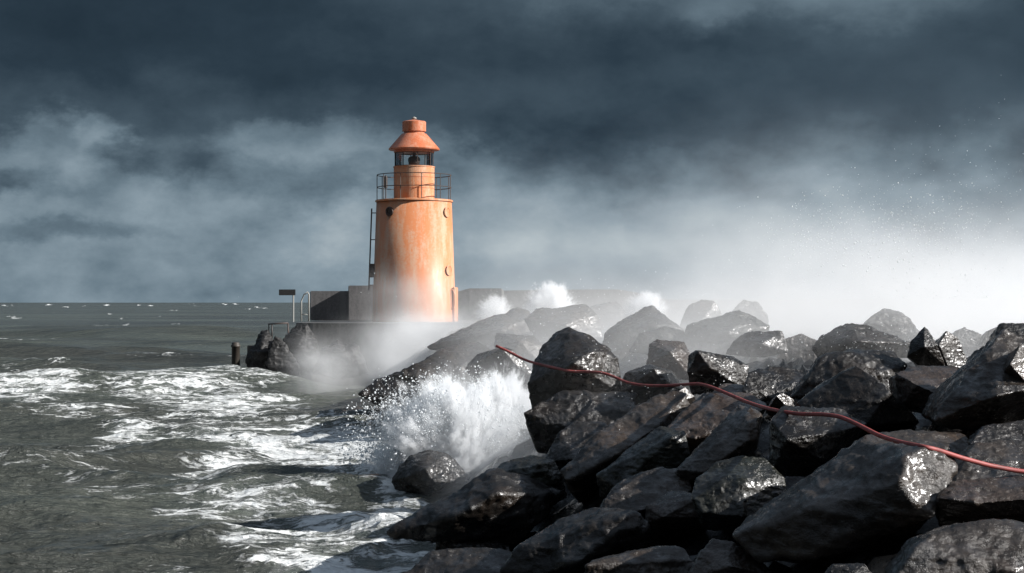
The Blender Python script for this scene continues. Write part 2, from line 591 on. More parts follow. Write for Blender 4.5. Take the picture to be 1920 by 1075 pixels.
    me.polygons.foreach_set('loop_total', np.full(nq, 4))
    me.polygons.foreach_set('use_smooth', np.ones(nq, bool))
    me.update()
    at = me.attributes.new('foam', 'FLOAT', 'POINT')
    at.data.foreach_set('value', foam)
    o = bpy.data.objects.new('sea', me)
    col.objects.link(o)
    tag(o, kind='structure')

    m, t, out = new_mat('sea_water')
    g = t.n('ShaderNodeTexCoord').outputs['Object']
    fo = t.n('ShaderNodeAttribute', attribute_name='foam').outputs['Fac']
    ws = t.scale(t.noise(g, 0.9, 4, 0.6, color=True), (1.1, 1.1, 0))
    gw = t.vadd(g, ws)
    na = t.noise(t.scale(gw, (0.75, 1.5, 1)), 1.3, 8, 0.66)
    nb_ = t.noise(t.scale(gw, (0.8, 2.0, 1)), 4.0, 6, 0.62)
    lace = t.m('SUBTRACT', 1.0, t.m('ABSOLUTE', t.m('MULTIPLY_ADD', nb_, 4.0, -2.0)))
    thr = t.add(t.m('MULTIPLY', fo, 0.72), t.m('MULTIPLY', t.m('SUBTRACT', na, 0.5), 1.9), t.m('MULTIPLY', t.m('SUBTRACT', lace, 0.4), 0.42))
    web = t.n('ShaderNodeTexVoronoi', feature='DISTANCE_TO_EDGE', ins={'Vector': t.scale(t.vadd(gw, t.scale(t.noise(g, 2.5, 4, 0.6, color=True), (.55, .55, 0))), (0.9, 1.7, 0)), 'Scale': 1.35})
    webf = t.sm(web.outputs['Distance'], 0.16, 0.0)
    thr = t.add(thr, t.m('MULTIPLY', t.m('MULTIPLY', webf, 0.20), t.sm(fo, 1.0, 0.5)))
    fac = t.sm(thr, 0.53, 0.82)
    fac = t.m('MULTIPLY', fac, t.sm(fo, 0.10, 0.35))
    milky = t.m('MULTIPLY', t.sm(fo, 0.25, 0.9), 0.55)
    deep = t.mix(t.noise(t.scale(g, (0.06, 0.13, 1)), 1.0, 4, 0.55), (0.028, 0.032, 0.029, 1), (0.066, 0.064, 0.053, 1))
    deep = t.mix(t.sm(t.noise(t.scale(g, (0.5, 1.3, 1)), 0.022, 5, 0.6), 0.40, 0.62, 0, 0.7), deep, (0.098, 0.110, 0.090, 1))
    body = t.mix(milky, deep, (0.20, 0.225, 0.205, 1))
    h = t.add(t.m('MULTIPLY', t.noise(t.scale(gw, (0.8, 1.6, 1)), 2.4, 8, 0.62), 1.0), t.m('MULTIPLY', fac, 0.25), t.m('MULTIPLY', t.noise(t.scale(gw, (1, 1.5, 1)), 9.0, 6, .65), 0.22))
    nrm = t.bump(h, 0.9, 0.24)
    nrm = t.bump(t.noise(t.scale(g, (0.5, 1.2, 1)), 0.34, 5, 0.6), 0.8, 1.3, nrm)
    wat = t.n('ShaderNodeBsdfPrincipled', ins={'Base Color': body, 'Roughness': 0.2, 'IOR': 1.33, 'Normal': nrm})
    fc = t.mix(t.noise(g, 6.0, 6, 0.65), (0.60, 0.62, 0.61, 1), (0.88, 0.89, 0.88, 1))
    foa = t.n('ShaderNodeBsdfPrincipled', ins={'Base Color': fc, 'Roughness': 0.75, 'Normal': nrm, 'Specular IOR Level': 0.2})
    mx = t.n('ShaderNodeMixShader', ins={0: fac, 1: wat.outputs[0], 2: foa.outputs[0]})
    t.t.links.new(mx.outputs[0], out.inputs['Surface'])
    me.materials.append(m)


make_sea()


# ------------------------------------------------------------------ rocks
ROCK_TREES = []


def bank_depth(px, py):
    d = np.linspace(9, 90, 1600)
    X = (px - 960) / F * d
    z = H - (py - HZ) / F * d
    b = np.maximum(bank_top(X, d), 0.0)
    below = np.where(z < b)[0]
    return float(d[below[0]]) if len(below) else 70.0


def sharpen_mesh(me, vox, smooth_it, rough, seed, scale):
    """voxel remesh, relax and weather a faceted block"""
    ob = bpy.data.objects.new('tmp', me)
    col.objects.link(ob)
    r = ob.modifiers.new('r', 'REMESH')
    r.mode = 'VOXEL'
    r.voxel_size = vox
    s = ob.modifiers.new('s', 'SMOOTH')
    s.iterations = smooth_it
    s.factor = 0.35
    dg = bpy.context.evaluated_depsgraph_get()
    ev = ob.evaluated_get(dg)
    nm = bpy.data.meshes.new_from_object(ev)
    bpy.data.objects.remove(ob)
    n = len(nm.vertices)
    co = np.empty(n * 3); nm.vertices.foreach_get('co', co); co = co.reshape(-1, 3)
    no = np.empty(n * 3); nm.vertices.foreach_get('normal', no); no = no.reshape(-1, 3)
    q = co / scale + seed * 3.17
    big = fbm(q * 2.2, 3, seed)
    rid = fbm(q * 5.0 * np.array([1, 1, 1.8]), 4, seed + 9, 0.55, ridged=True)
    chip = np.clip(vnoise(q * 6.5, seed + 3) - 0.25, 0, 1)
    fine = fbm(q * 24, 3, seed + 5)
    disp = scale * rough * (0.011 * big + 0.009 * rid - 0.034 * chip + 0.005 * fine)
    co = co + no * disp[:, None]
    nm.vertices.foreach_set('co', co.ravel())
    nm.polygons.foreach_set('use_smooth', np.ones(len(nm.polygons), bool))
    nm.update()
    return nm


ROCKS = []


def facet(pts, c, off=0.0):
    """points of a face turned half towards the sun and half towards the sea path, so it glints"""
    v = Vector((-(c[0] - 960) / F, -1, (c[1] - HZ) / F)).normalized()
    h = SUN + v
    return [(x, y, (h.x * (x - c[0]) - h.z * (y - c[1])) / -h.y + off) for x, y in pts]


def rock(label, mat, pts, T=None, d=None, back=0.72, rough=1.0, ref=None, cat='boulder', drop=0.1, smooth=1, group='boulders heaped along the breakwater', name='boulder', vx=90, under=1.0):
    xs = [p[0] for p in pts]; ys = [p[1] for p in pts]
    cx, cy = (min(xs) + max(xs)) / 2, (min(ys) + max(ys)) / 2
    if d is None:
        rx, ry = ref if ref else (cx, max(ys))
        d = bank_depth(rx, min(ry, 1120))
    wpx, hpx = max(xs) - min(xs), max(ys) - min(ys)
    if T is None:
        T = 0.75 * min(wpx, 1.8 * hpx)
    u = d / F
    V = []
    pts = [(x, y, k + 0.85 * max(0.0, y - (cy + 0.05 * hpx)) * under) for x, y, k in pts]
    for x, y, k in pts:
        V.append(P(x, y, d) + Vector((0, k * u, 0)))
    mk = max(p[2] for p in pts)
    for x, y, k in pts:
        X, Y = cx + (x - cx) * back, cy + (y - cy) * back + drop * hpx
        V.append(P(X, Y, d) + Vector((0, (max(k, mk * .6) + T) * u, 0)))
    base = Vector((sum(v.x for v in V) / len(V), sum(v.y for v in V) / len(V), min(v.z for v in V)))
    bm = bmesh.new()
    for v in V:
        bm.verts.new(v - base)
    r = bmesh.ops.convex_hull(bm, input=bm.verts)
    junk = list({g for g in r['geom_interior'] + r['geom_unused'] if isinstance(g, bmesh.types.BMVert) and g.is_valid})
    bmesh.ops.delete(bm, geom=junk, context='VERTS')
    bmesh.ops.recalc_face_normals(bm, faces=bm.faces)
    me = bpy.data.meshes.new(name)
    bm.to_mesh(me); bm.free()
    size = max(wpx, hpx) * u
    seed = len(ROCKS) + 1
    nm = sharpen_mesh(me, size / vx, smooth, rough, seed, size)
    nm.name = name
    nm.materials.append(M[mat])
    o = bpy.data.objects.new(name, nm)
    col.objects.link(o)
    o.location = base
    tag(o, label, cat, group)
    ROCKS.append((o, d))
    return o


# --- nearest rocks, lower right
rock('broad pitted grey boulder cut off by the lower right corner', 'granite',
     [(1672, 1100, 0), (1731, 1032, 50), (1770, 1015, 80), (1837, 1003, 130), (1925, 996, 150), (2010, 1004, 140), (2010, 1120, 0), (1800, 1130, -20), (1900, 1070, 20)], ref=(1800, 1100))
rock('long grey slab under the hose ending in a glinting fractured face', 'granite',
     [(1382, 1014, 30), (1450, 978, 70), (1530, 938, 110), (1610, 868, 170), (1650, 842, 190),
      (1560, 1012, -60), (1500, 1056, -60), (1430, 1064, -30), (1640, 1075, 60), (1720, 1050, 110)]
     + facet([(1668, 897), (1692, 850), (1737, 836), (1793, 872), (1772, 905), (1746, 935), (1734, 955), (1690, 932)], (1735, 890), -40), ref=(1560, 1040), T=200)
rock('tan flat-topped stone right of the glinting fractured slab', 'brown',
     [(1757, 934, 0), (1790, 912, 50), (1812, 906, 60), (1925, 904, 80), (1990, 905, 80), (1828, 941, -20), (1925, 934, -20), (1990, 934, -10), (1780, 1000, 40), (1990, 1000, 40)], ref=(1850, 960))
rock('grey stone under the hose where it leaves the frame', 'granite',
     [(1790, 905, -10), (1831, 857, 60), (1856, 842, 100), (1925, 836, 120), (2000, 840, 120), (1925, 902, -20), (2000, 902, -20), (1800, 930, 30), (1990, 935, 30)], ref=(1880, 905))
rock('small stone with a wet glinting tip at the bottom edge', 'basalt',
     [(1545, 1085, 0), (1567, 1063, 20), (1625, 1060, 20), (1642, 1085, 0), (1590, 1110, 0), (1600, 1072, -15)], d=11.9)
rock('brown rounded stone at the bottom edge left of the long slab', 'brown',
     [(1290, 1090, 0), (1320, 1040, 30), (1345, 1018, 50), (1378, 1022, 40), (1415, 1044, 20), (1456, 1080, 0), (1370, 1120, -20), (1370, 1060, -15)], ref=(1370, 1090))
rock('small stone with a bright chip at the right edge', 'basalt',
     [(1868, 1012, 0), (1893, 990, 20), (1930, 985, 20), (1930, 1030, 0), (1900, 1015, -10)], d=13.6)
rock('rounded olive boulder behind the long slab', 'olive',
     [(1300, 935, 30), (1312, 905, 60), (1358, 874, 90), (1400, 862, 100), (1446, 868, 90), (1480, 900, 60), (1490, 948, 40), (1478, 975, 10), (1318, 964, -10), (1390, 968, -30),
      (1330, 1010, 60), (1470, 1010, 60), (1400, 905, 15)], ref=(1390, 985))
rock('pale brown ledge stone left of the olive boulder', 'brown',
     [(1212, 950, 0), (1262, 928, 60), (1300, 930, 60), (1318, 964, -30), (1240, 965, -40), (1210, 985, 10), (1330, 1010, 30), (1225, 1030, 50)] + facet([(1298, 932), (1306, 934), (1320, 964)], (1308, 945), -45), ref=(1260, 985))
rock('grey block with a chipped upper edge below the tilted slabs', 'granite',
     [(1117, 963, -20), (1147, 922, 30), (1174, 904, 60), (1250, 885, 90), (1292, 890, 90), (1302, 922, 30), (1215, 950, -20), (1160, 967, -40), (1140, 1000, 20), (1290, 990, 40)], ref=(1200, 975))
rock('long dark stone with a sparkling notch at its right end', 'basalt',
     [(935, 1082, 0), (968, 1034, 30), (1017, 1011, 60), (1057, 987, 90), (1116, 968, 110), (1000, 1085, -30), (1080, 1050, -40), (1080, 1110, 20), (1210, 1050, 60)]
     + facet([(1165, 969), (1192, 960), (1219, 987), (1210, 998), (1170, 985)], (1190, 975), -10), ref=(1080, 1075))
rock('low dark stone at the bottom edge beneath the sparkling notch', 'granite',
     [(1100, 1060, 0), (1186, 1042, 40), (1262, 1034, 60), (1288, 1036, 50), (1302, 1052, 20), (1310, 1090, 0), (1090, 1095, -10), (1200, 1110, -20)], ref=(1200, 1100))
rock('black stone at the foam edge in front of the long dark slab', 'basalt',
     [(815, 1004, 30), (845, 992, 60), (935, 996, 60), (955, 1012, 30), (955, 1042, -10), (817, 1044, -10), (890, 1020, -30)], d=22.5)
rock('wet dark stone at the bottom edge beside the foam', 'basalt',
     [(745, 1085, 0), (800, 1042, 40), (850, 1038, 60), (950, 1044, 70), (1000, 1075, 20), (990, 1110, -10), (760, 1110, -10), (880, 1075, -30)], d=19.5)
rock('black slab lying at the waterline right of the round boulder', 'basalt',
     [(722, 1006, 0), (780, 975, 30), (855, 925, 60), (925, 886, 90), (1000, 905, 100), (1060, 935, 80), (1000, 1000, 10), (960, 1030, 10), (820, 1016, -20), (860, 965, -20), (930, 925, -10)], ref=(880, 1010), T=110)
rock('dark block with a wet bright shoulder behind the waterline slab', 'olive',
     [(905, 893, 30), (948, 871, 60), (1001, 862, 70), (930, 940, 0), (985, 905, -20), (1040, 955, 20), (1065, 940, 60)] + facet([(1011, 869), (1037, 865), (1052, 893), (1042, 905)], (1035, 882), -18), ref=(985, 950))
rock('round black boulder standing in the water below the splash', 'basalt',
     [(733, 905, 20), (745, 875, 30), (768, 856, 35), (800, 848, 40), (836, 855, 40), (868, 885, 40), (876, 912, 30), (840, 940, 10), (780, 950, 0), (742, 935, 10), (800, 880, -25), (815, 900, -30)], d=31.2, smooth=7, back=.8)

# --- tilted slabs in the middle
rock('long tilted slab with a pale grey upper strip running up to the hose', 'granite',
     [(1052, 886, 0), (1118, 824, 60), (1200, 772, 120), (1282, 733, 170), (1304, 746, 150), (1240, 800, 60), (1150, 855, -10), (1064, 903, -30), (1090, 960, 30), (1250, 880, 80), (1310, 830, 120)], ref=(1150, 905), T=120)
rock('olive dark block between the two tilted slabs', 'olive',
     [(1120, 895, 20), (1180, 850, 50), (1245, 806, 80), (1288, 812, 60), (1292, 852, 0), (1262, 880, -20), (1160, 915, -30), (1260, 920, 30), (1130, 940, 20)] + facet([(1258, 818), (1285, 812), (1290, 850)], (1275, 830), -25), ref=(1210, 920))
rock('tilted slab with a grey upper strip left of the wedge under the hose', 'granite',
     [(1270, 884, 0), (1330, 828, 50), (1400, 766, 110), (1445, 782, 100), (1400, 835, 10), (1320, 885, -30), (1290, 905, -10), (1420, 900, 60), (1320, 940, 30)] + facet([(1404, 795), (1418, 790), (1420, 822), (1402, 825)], (1410, 808), 5), ref=(1340, 915), T=110)
rock('brown flat-topped stone under the middle of the hose', 'brown',
     [(1245, 812, 0), (1300, 765, 60), (1335, 742, 110), (1425, 744, 120), (1450, 765, 60), (1395, 790, -10), (1300, 822, -30), (1300, 860, 20), (1400, 850, 30)], ref=(1340, 850))
rock('wide dark wedge hanging under the hose with a narrow foot', 'basalt',
     [(1450, 790, 30), (1480, 766, 60), (1588, 772, 80), (1640, 800, 70), (1588, 806, 0), (1470, 822, -30), (1540, 860, -20), (1500, 895, 0), (1580, 900, 60), (1460, 900, 50)], ref=(1530, 900))
rock('white glinting wedge of stone poking up behind the hose', 'granite',
     facet([(1453, 742), (1464, 736), (1509, 759), (1495, 771), (1480, 770)], (1480, 755), -10) + [(1440, 775, 30), (1510, 790, 40), (1470, 800, 10)], ref=(1480, 800), rough=.6)
rock('large black block with a smooth grey sloping flank and bright ridge', 'basalt',
     [(1505, 760, 60), (1560, 722, 80), (1618, 686, 60), (1672, 733, 0), (1737, 793, 40), (1622, 796, -20), (1560, 790, 0), (1515, 790, 40), (1660, 840, 130), (1760, 832, 150)], ref=(1620, 835), T=140, rough=.7, smooth=2)
rock('rounded black crest stone with a glittering wet top', 'basalt',
     [(1492, 748, 20), (1520, 712, 40), (1552, 672, 60), (1582, 664, 60), (1620, 664, 60), (1672, 694, 30), (1722, 690, 100), (1716, 668, 180), (1640, 662, 150), (1600, 730, -10), (1700, 740, 20), (1560, 760, 0)], ref=(1600, 760), T=120)
rock('flat tan stone lying behind the bright ridged block', 'brown',
     [(1692, 702, 60), (1760, 692, 150), (1838, 694, 150), (1815, 722, 40), (1772, 748, -20), (1720, 722, 0), (1700, 770, 40), (1790, 790, 60), (1750, 760, -5)], ref=(1770, 780))
rock('big black tilted slab with a grey left face at the right edge', 'granite',
     [(1760, 792, -20), (1784, 747, 20), (1840, 692, 60), (1884, 650, 90), (1925, 620, 150), (1990, 650, 150), (1990, 730, 40), (1860, 740, -40), (1925, 728, -20), (1800, 810, 60), (1925, 825, 110), (1990, 830, 110)], ref=(1860, 815), T=150)
rock('black pointed stone standing up on the crest', 'basalt',
     [(1707, 668, 10), (1713, 642, 25), (1738, 613, 20), (1744, 618, 20), (1758, 648, 0), (1776, 688, -15), (1735, 692, 0), (1730, 650, -8)], d=21.3, rough=.7)
rock('small crest stone with a bright fractured face leaning on the black pointed stone', 'basalt',
     facet([(1756, 646), (1776, 621), (1797, 633), (1828, 694), (1774, 686)], (1785, 660), -8) + [(1740, 690, 40), (1830, 705, 30), (1790, 712, 10)], d=21.6, rough=.7)
rock('dark humped stone on the crest at the right edge', 'basalt',
     [(1866, 645, 0), (1872, 625, 15), (1884, 608, 30), (1930, 606, 40), (1980, 620, 40), (1980, 690, 0), (1869, 678, -10), (1900, 640, -20)], d=19.5)
rock('stone with a white glinting face at the right edge', 'granite',
     facet([(1884, 682), (1911, 648), (1940, 640), (1940, 735), (1915, 715)], (1912, 685), -20) + [(1880, 720, 40), (1930, 760, 30)], d=17.0, rough=.6)
rock('flat grey stone carrying the hose above the glinting fractured slab', 'granite',
     [(1602, 832, 0), (1625, 822, 30), (1668, 814, 60), (1760, 816, 110), (1835, 820, 110), (1850, 850, 10), (1690, 856, -20), (1630, 865, -10), (1640, 900, 30), (1830, 900, 30)], ref=(1730, 900))
rock('low dark stone between the flat grey stone and the right edge', 'basalt',
     [(1820, 835, 0), (1860, 806, 60), (1930, 796, 90), (2000, 800, 90), (1930, 850, -10), (2000, 850, -10)], ref=(1900, 850))

# --- middle distance
rock('huge dark peaked boulder rising beside the start of the hose', 'basalt',
     [(990, 720, 20), (1000, 690, 40), (1018, 648, 60), (1043, 624, 70), (1067, 614, 70), (1092, 622, 70), (1114, 636, 60), (1136, 652, 50), (1160, 675, 40), (1165, 740, 10), (1075, 680, -40),
      (1000, 800, -10), (1060, 830, -20), (1140, 800, 0), (1110, 660, -10)], ref=(1070, 840), T=150)
rock('dark stone with a long pale slanted face where the hose begins', 'basalt',
     [(870, 692, 30), (893, 666, 40), (938, 652, 40), (900, 740, 0), (985, 745, 0)] + facet([(941, 654), (962, 656), (978, 671), (998, 697), (991, 706), (963, 680)], (968, 679), -14), ref=(940, 775), rough=.6)
rock('grey stone with a pale upper edge above the slanted face', 'granite',
     [(925, 650, 20), (930, 626, 60), (1004, 632, 60), (1020, 650, 40), (1010, 680, 0), (950, 668, -10), (975, 640, 0)], ref=(970, 690))
rock('dark block behind the sloping slabs with a flat wet top', 'basalt',
     [(1020, 868, 0), (1050, 815, 40), (1080, 797, 60), (1127, 795, 70), (1142, 800, 50), (1150, 835, 10), (1080, 860, -30), (1060, 890, 0), (1140, 870, 10)], ref=(1085, 885))
rock('black sloping stone in the hollow below the peaked boulder', 'basalt',
     [(980, 775, 10), (1050, 735, 40), (1130, 740, 70), (1200, 745, 80), (1190, 780, 10), (1110, 810, -20), (1010, 850, -20), (1120, 850, 20)], ref=(1090, 850))
rock('dark stone with an upright white glint left of the hose', 'basalt',
     [(1160, 740, 0), (1175, 700, 30), (1222, 685, 40), (1270, 700, 40), (1285, 735, 20), (1250, 770, 0), (1180, 770, -10)] + facet([(1225, 692), (1236, 693), (1252, 718), (1243, 722)], (1238, 706), -16), ref=(1220, 780), rough=.7)
rock('stone with a small bright triangular face just below the hose', 'granite',
     facet([(1270, 733), (1284, 726), (1302, 744), (1275, 752)], (1285, 740), -10) + [(1255, 760, 10), (1310, 765, 20), (1290, 780, 0)], ref=(1285, 790), rough=.6)
rock('reddish brown block under the pointed misty peak', 'brown',
     [(1212, 690, 0), (1220, 646, 30), (1235, 638, 40), (1288, 643, 50), (1298, 665, 30), (1300, 712, 0), (1225, 715, -10), (1255, 660, -15)], ref=(1255, 730))
rock('dark square stone right of the reddish block', 'basalt',
     [(1290, 700, 0), (1294, 668, 30), (1310, 659, 50), (1386, 672, 70), (1408, 688, 40), (1405, 735, 0), (1300, 740, -10), (1330, 690, -20)] + facet([(1308, 660), (1340, 664), (1345, 676)], (1330, 667), 0), ref=(1345, 750))
rock('flat dark stone in the dip left of the black crest stone', 'basalt',
     [(1395, 735, 0), (1410, 700, 40), (1450, 690, 70), (1520, 696, 80), (1530, 725, 30), (1500, 755, -10), (1430, 760, -20)], ref=(1460, 765))
rock('brown stone above the hose beside the white glinting wedge', 'brown',
     [(1330, 742, 0), (1360, 722, 40), (1430, 724, 60), (1460, 745, 30), (1440, 770, -10), (1350, 765, -20)], ref=(1395, 780))

# --- misty crest
mg = 'boulders fading into the spray on the crest'
rock('long misty ridge stone nearest the lighthouse', 'granite',
     [(800, 652, 0), (840, 632, 40), (876, 615, 60), (918, 598, 80), (956, 584, 80), (974, 579, 80), (1002, 592, 60), (1000, 640, 0), (900, 665, -20), (940, 620, -10)], d=54, group=mg)
rock('broad misty stone right of the ridge stone by the lighthouse', 'granite',
     [(985, 600, 30), (1008, 581, 50), (1028, 580, 50), (1088, 572, 60), (1102, 570, 60), (1122, 590, 40), (1130, 640, 0), (1010, 650, -10), (1060, 610, -20)], d=48, group=mg)
rock('misty flat stone behind the broad misty stone', 'granite',
     [(1095, 585, 20), (1115, 572, 40), (1157, 565, 40), (1180, 585, 20), (1175, 620, 0), (1110, 620, -10)], d=56, group=mg)
rock('misty stone with a sharp peak on the crest', 'basalt',
     [(1130, 650, 0), (1136, 624, 20), (1163, 606, 40), (1224, 572, 50), (1268, 606, 40), (1288, 624, 20), (1290, 660, 0), (1190, 665, -20), (1215, 612, -10), (1262, 612, 0)], d=37, group=mg)
rock('misty square stone tucked under the sharp peak', 'olive',
     [(1180, 660, 0), (1200, 625, 20), (1250, 612, 30), (1285, 620, 20), (1290, 655, 0), (1240, 670, -15)], d=34, group=mg)
rock('olive misty boulder right of the sharp peak', 'olive',
     [(1280, 650, 0), (1290, 610, 30), (1340, 598, 40), (1392, 582, 50), (1420, 592, 40), (1448, 612, 30), (1440, 660, 0), (1330, 668, -15), (1360, 625, -15)], d=33, group=mg)
rock('small misty knob behind the olive misty boulder', 'granite',
     [(1280, 600, 10), (1294, 574, 20), (1318, 562, 25), (1342, 566, 22), (1356, 588, 20), (1365, 640, 0), (1268, 640, 0), (1315, 600, -10)], d=43, group=mg)
rock('faint misty knob above the low misty block', 'granite',
     [(1365, 600, 10), (1380, 576, 20), (1398, 563, 25), (1424, 566, 25), (1442, 590, 20), (1450, 650, 0), (1355, 650, 0)], d=43, group=mg)
rock('low misty block in front of the faint knob', 'basalt',
     [(1362, 665, 0), (1376, 640, 20), (1400, 625, 30), (1432, 621, 30), (1470, 622, 25), (1478, 660, 0), (1420, 672, -15), (1425, 645, -15)], d=30, group=mg)
rock('wide rounded stone half hidden in bright spray', 'basalt',
     [(1525, 655, 0), (1545, 632, 20), (1597, 605, 40), (1628, 609, 40), (1670, 630, 30), (1715, 645, 10), (1715, 672, 0), (1540, 672, -10), (1610, 640, -20)], d=28, group=mg)
rock('pale hump almost lost in the brightest spray', 'basalt',
     [(1625, 605, 0), (1644, 588, 15), (1664, 579, 25), (1690, 583, 25), (1712, 598, 15), (1745, 640, 0), (1600, 650, 0), (1670, 645, -10)], d=34, group=mg)
rock('low stone in spray behind the pointed crest stone', 'basalt',
     [(1780, 645, 0), (1795, 622, 15), (1815, 614, 20), (1845, 628, 15), (1860, 660, 0), (1820, 668, -10)], d=30, group=mg)
rock('low stone in spray at the right end of the crest', 'basalt',
     [(1840, 650, 0), (1855, 622, 15), (1880, 612, 20), (1910, 625, 15), (1910, 660, 0)], d=29, group=mg)
rock('dark flat stone between the crest stone and the right edge', 'basalt',
     [(1805, 690, 0), (1830, 668, 30), (1868, 660, 40), (1890, 678, 20), (1870, 705, -5), (1830, 708, -10)], d=22, group='boulders heaped along the breakwater')

rock('low misty block filling the dip left of the wide rounded stone', 'granite',
     [(1458, 672, 0), (1476, 636, 20), (1506, 626, 25), (1538, 640, 15), (1550, 675, 0), (1500, 680, -10)], d=30.5, group=mg)
rock('flat misty block between the peaked boulder and the sharp misty peak', 'granite',
     [(1120, 700, 0), (1142, 664, 25), (1180, 652, 35), (1222, 660, 25), (1232, 700, 0), (1170, 710, -10)], d=36, group=mg)

# --- misty slope behind the splash
rock('misty sloping stone under the lighthouse', 'granite',
     [(735, 705, 0), (800, 672, 40), (850, 645, 70), (895, 640, 70), (925, 660, 40), (900, 700, 0), (800, 730, -20)], ref=(830, 740), group=mg)
rock('misty stone at the waterline behind the splash', 'basalt',
     [(670, 740, 0), (705, 712, 30), (760, 692, 50), (800, 700, 40), (800, 745, 0), (720, 770, -20)], ref=(740, 768), group=mg)
rock('dark stone rising behind the top of the splash', 'basalt',
     [(740, 750, 0), (775, 712, 40), (850, 690, 60), (900, 700, 50), (905, 760, 0), (800, 790, -20)], d=46, group=mg)
rock('dark stone hidden by the right side of the splash', 'basalt',
     [(880, 790, 0), (910, 730, 40), (960, 715, 60), (1005, 740, 40), (1010, 830, 0), (920, 860, -20)], d=41, group=mg)


# ------------------------------------------------------------------ rubble core of the breakwater
def make_bank():
    ys = np.concatenate([np.arange(7, 30, 0.16), np.arange(30, 80, 0.3)])
    xs = np.arange(-0.6, 30, 0.16)
    nr, nc = len(ys), len(xs)
    Y, S = np.meshgrid(ys, xs, indexing='ij')
    X = (-1.34 - (Y - 21.4) * 0.094) + S
    X, Y = X.ravel(), Y.ravel()
    z = bank_top(X, Y) - 0.30
    q = np.stack([X * 1.5, Y * 1.5, z], 1)
    z += 0.22 * fbm(q, 4, 77, ridged=True) - 0.1
    z -= 0.55 * np.exp(-(S.ravel() / 1.7) ** 2)
    z = np.where(X > 12, z - (X - 12) * 0.35, z)
    me = bpy.data.meshes.new('rubble_bank')
    i = np.arange((nr - 1) * nc).reshape(nr - 1, nc)[:, :-1].ravel()
    quads = np.stack([i, i + 1, i + nc + 1, i + nc], 1)
    me.from_pydata(np.stack([X, Y, z], 1).tolist(), [], quads.tolist())
    me.polygons.foreach_set('use_smooth', np.ones(len(quads), bool))
    me.materials.append(M['rubble'])
    o = bpy.data.objects.new('rubble_bank', me)
    col.objects.link(o)
    tag(o, kind='structure')
    return o


bank = make_bank()


# ------------------------------------------------------------------ hose
def make_hose():
    trees = []
    for o, d in ROCKS + [(bank, 0)]:
        me = o.data
        n = len(me.vertices)
        co = np.empty(n * 3); me.vertices.foreach_get('co', co)
        co = co.reshape(-1, 3) + np.array(o.location)
        trees.append(BVHTree.FromPolygons(co.tolist(), [tuple(p.vertices) for p in me.polygons]))
    path = [(930, 649), (945, 655), (962, 664), (985, 676), (1010, 683), (1040, 690), (1070, 697), (1100, 697), (1130, 699), (1150, 706), (1175, 718), (1205, 723), (1240, 724), (1275, 722),
            (1310, 719), (1335, 726), (1370, 741), (1400, 754), (1430, 764), (1465, 772), (1500, 777), (1540, 777), (1575, 781), (1610, 797), (1650, 818), (1685, 829), (1720, 836), (1755, 843),
            (1800, 858), (1850, 872), (1900, 882), (1960, 890), (2040, 892)]
    # dense path
    pts = []
    for a, b in zip(path, path[1:]):
        n = max(2, int((b[0] - a[0]) / 6))
        for k in range(n):
            pts.append((a[0] + (b[0] - a[0]) * k / n, a[1] + (b[1] - a[1]) * k / n))
    pts.append(path[-1])
    eye = Vector((0, 0, H))
    ds = []
    for x, y in pts:
        v = P(x, y, 1.0) - eye
        best = 80.0
        vn = v.normalized()
        for tr in trees:
            h = tr.ray_cast(eye, vn)
            if h[0] is not None:
                best = min(best, h[0].y)
        ds.append(best)
    ds = np.array(ds)
    # the hose spans dips: take the nearer of the rock and a taut line between the supports
    lg = np.log(ds)
    ker = np.exp(-np.linspace(-2, 2, 15) ** 2); ker /= ker.sum()
    sm = lg.copy()
    for it in range(60):
        sm = np.convolve(np.pad(sm, 7, mode='edge'), ker, 'valid')
        sm = np.minimum(sm, lg)
    sm = np.convolve(np.pad(sm, 7, mode='edge'), ker, 'valid')
    sm = np.minimum(sm, lg)
    R = 0.021
    P3 = [P(x, y, math.exp(d)) for (x, y), d in zip(pts, sm)]
    P3 = [p + (eye - p).normalized() * R * 1.1 for p in P3]
    # light relaxation so it bends like rubber
    for it in range(3):
        P3 = [P3[0]] + [(P3[i - 1] + 2 * P3[i] + P3[i + 1]) / 4 for i in range(1, len(P3) - 1)] + [P3[-1]]
    bm = bmesh.new()
    tube(bm, P3, R, 10)
    o = link_bm('hose', bm, M['hose'], smooth=True, loc=P3[len(P3) // 2])
    tag(o, 'long red hose draped over the dark boulders', 'hose')


make_hose()


# ------------------------------------------------------------------ lighthouse
LD = 77.9
LM = LD / F
LX, LY = (776.5 - 960) * LM, LD


def zz(py):
    return H - (py - HZ) * LM


lh = empty('lighthouse', (LX, LY, zz(612)), 'orange round lighthouse with glazed lantern room and railed gallery on the pier', 'lighthouse')
lh.scale = (1.005, 1.005, 1.0)
bm = bmesh.new()
z0, z1 = zz(614), zz(380)
lathe(bm, [(1.96, z0), (1.90, z0 + .4), (1.71, z1 - 0.02)], (LX, LY), 96)
link_bm('tower', bm, M['orange'], lh, True)
bm = bmesh.new()
lathe(bm, [(1.72, z1), (1.765, z1 + .02), (1.765, z1 + .075), (1.74, z1 + .10)], (LX, LY), 96)
link_bm('gallery', bm, M['orange'], lh)
zl0, zl1 = z1 + .10, zz(313)
bm = bmesh.new()
lathe(bm, [(0.955, zl0), (0.955, zl0 + .06), (0.925, zl0 + .07), (0.925, zl1 - .05), (0.95, zl1 - .04), (0.95, zl1)], (LX, LY), 64)
lw = link_bm('lantern_wall', bm, M['orange'], lh, False)
for zs in (zl0 + .52, zl0 + 1.02):
    bm = bmesh.new()
    lathe(bm, [(0.926, zs), (0.934, zs), (0.934, zs + .02), (0.926, zs + .02)], (LX, LY), 64)
    link_bm('seam_band', bm, M['red_orange'], lw)
zg = zz(287)
bm = bmesh.new()
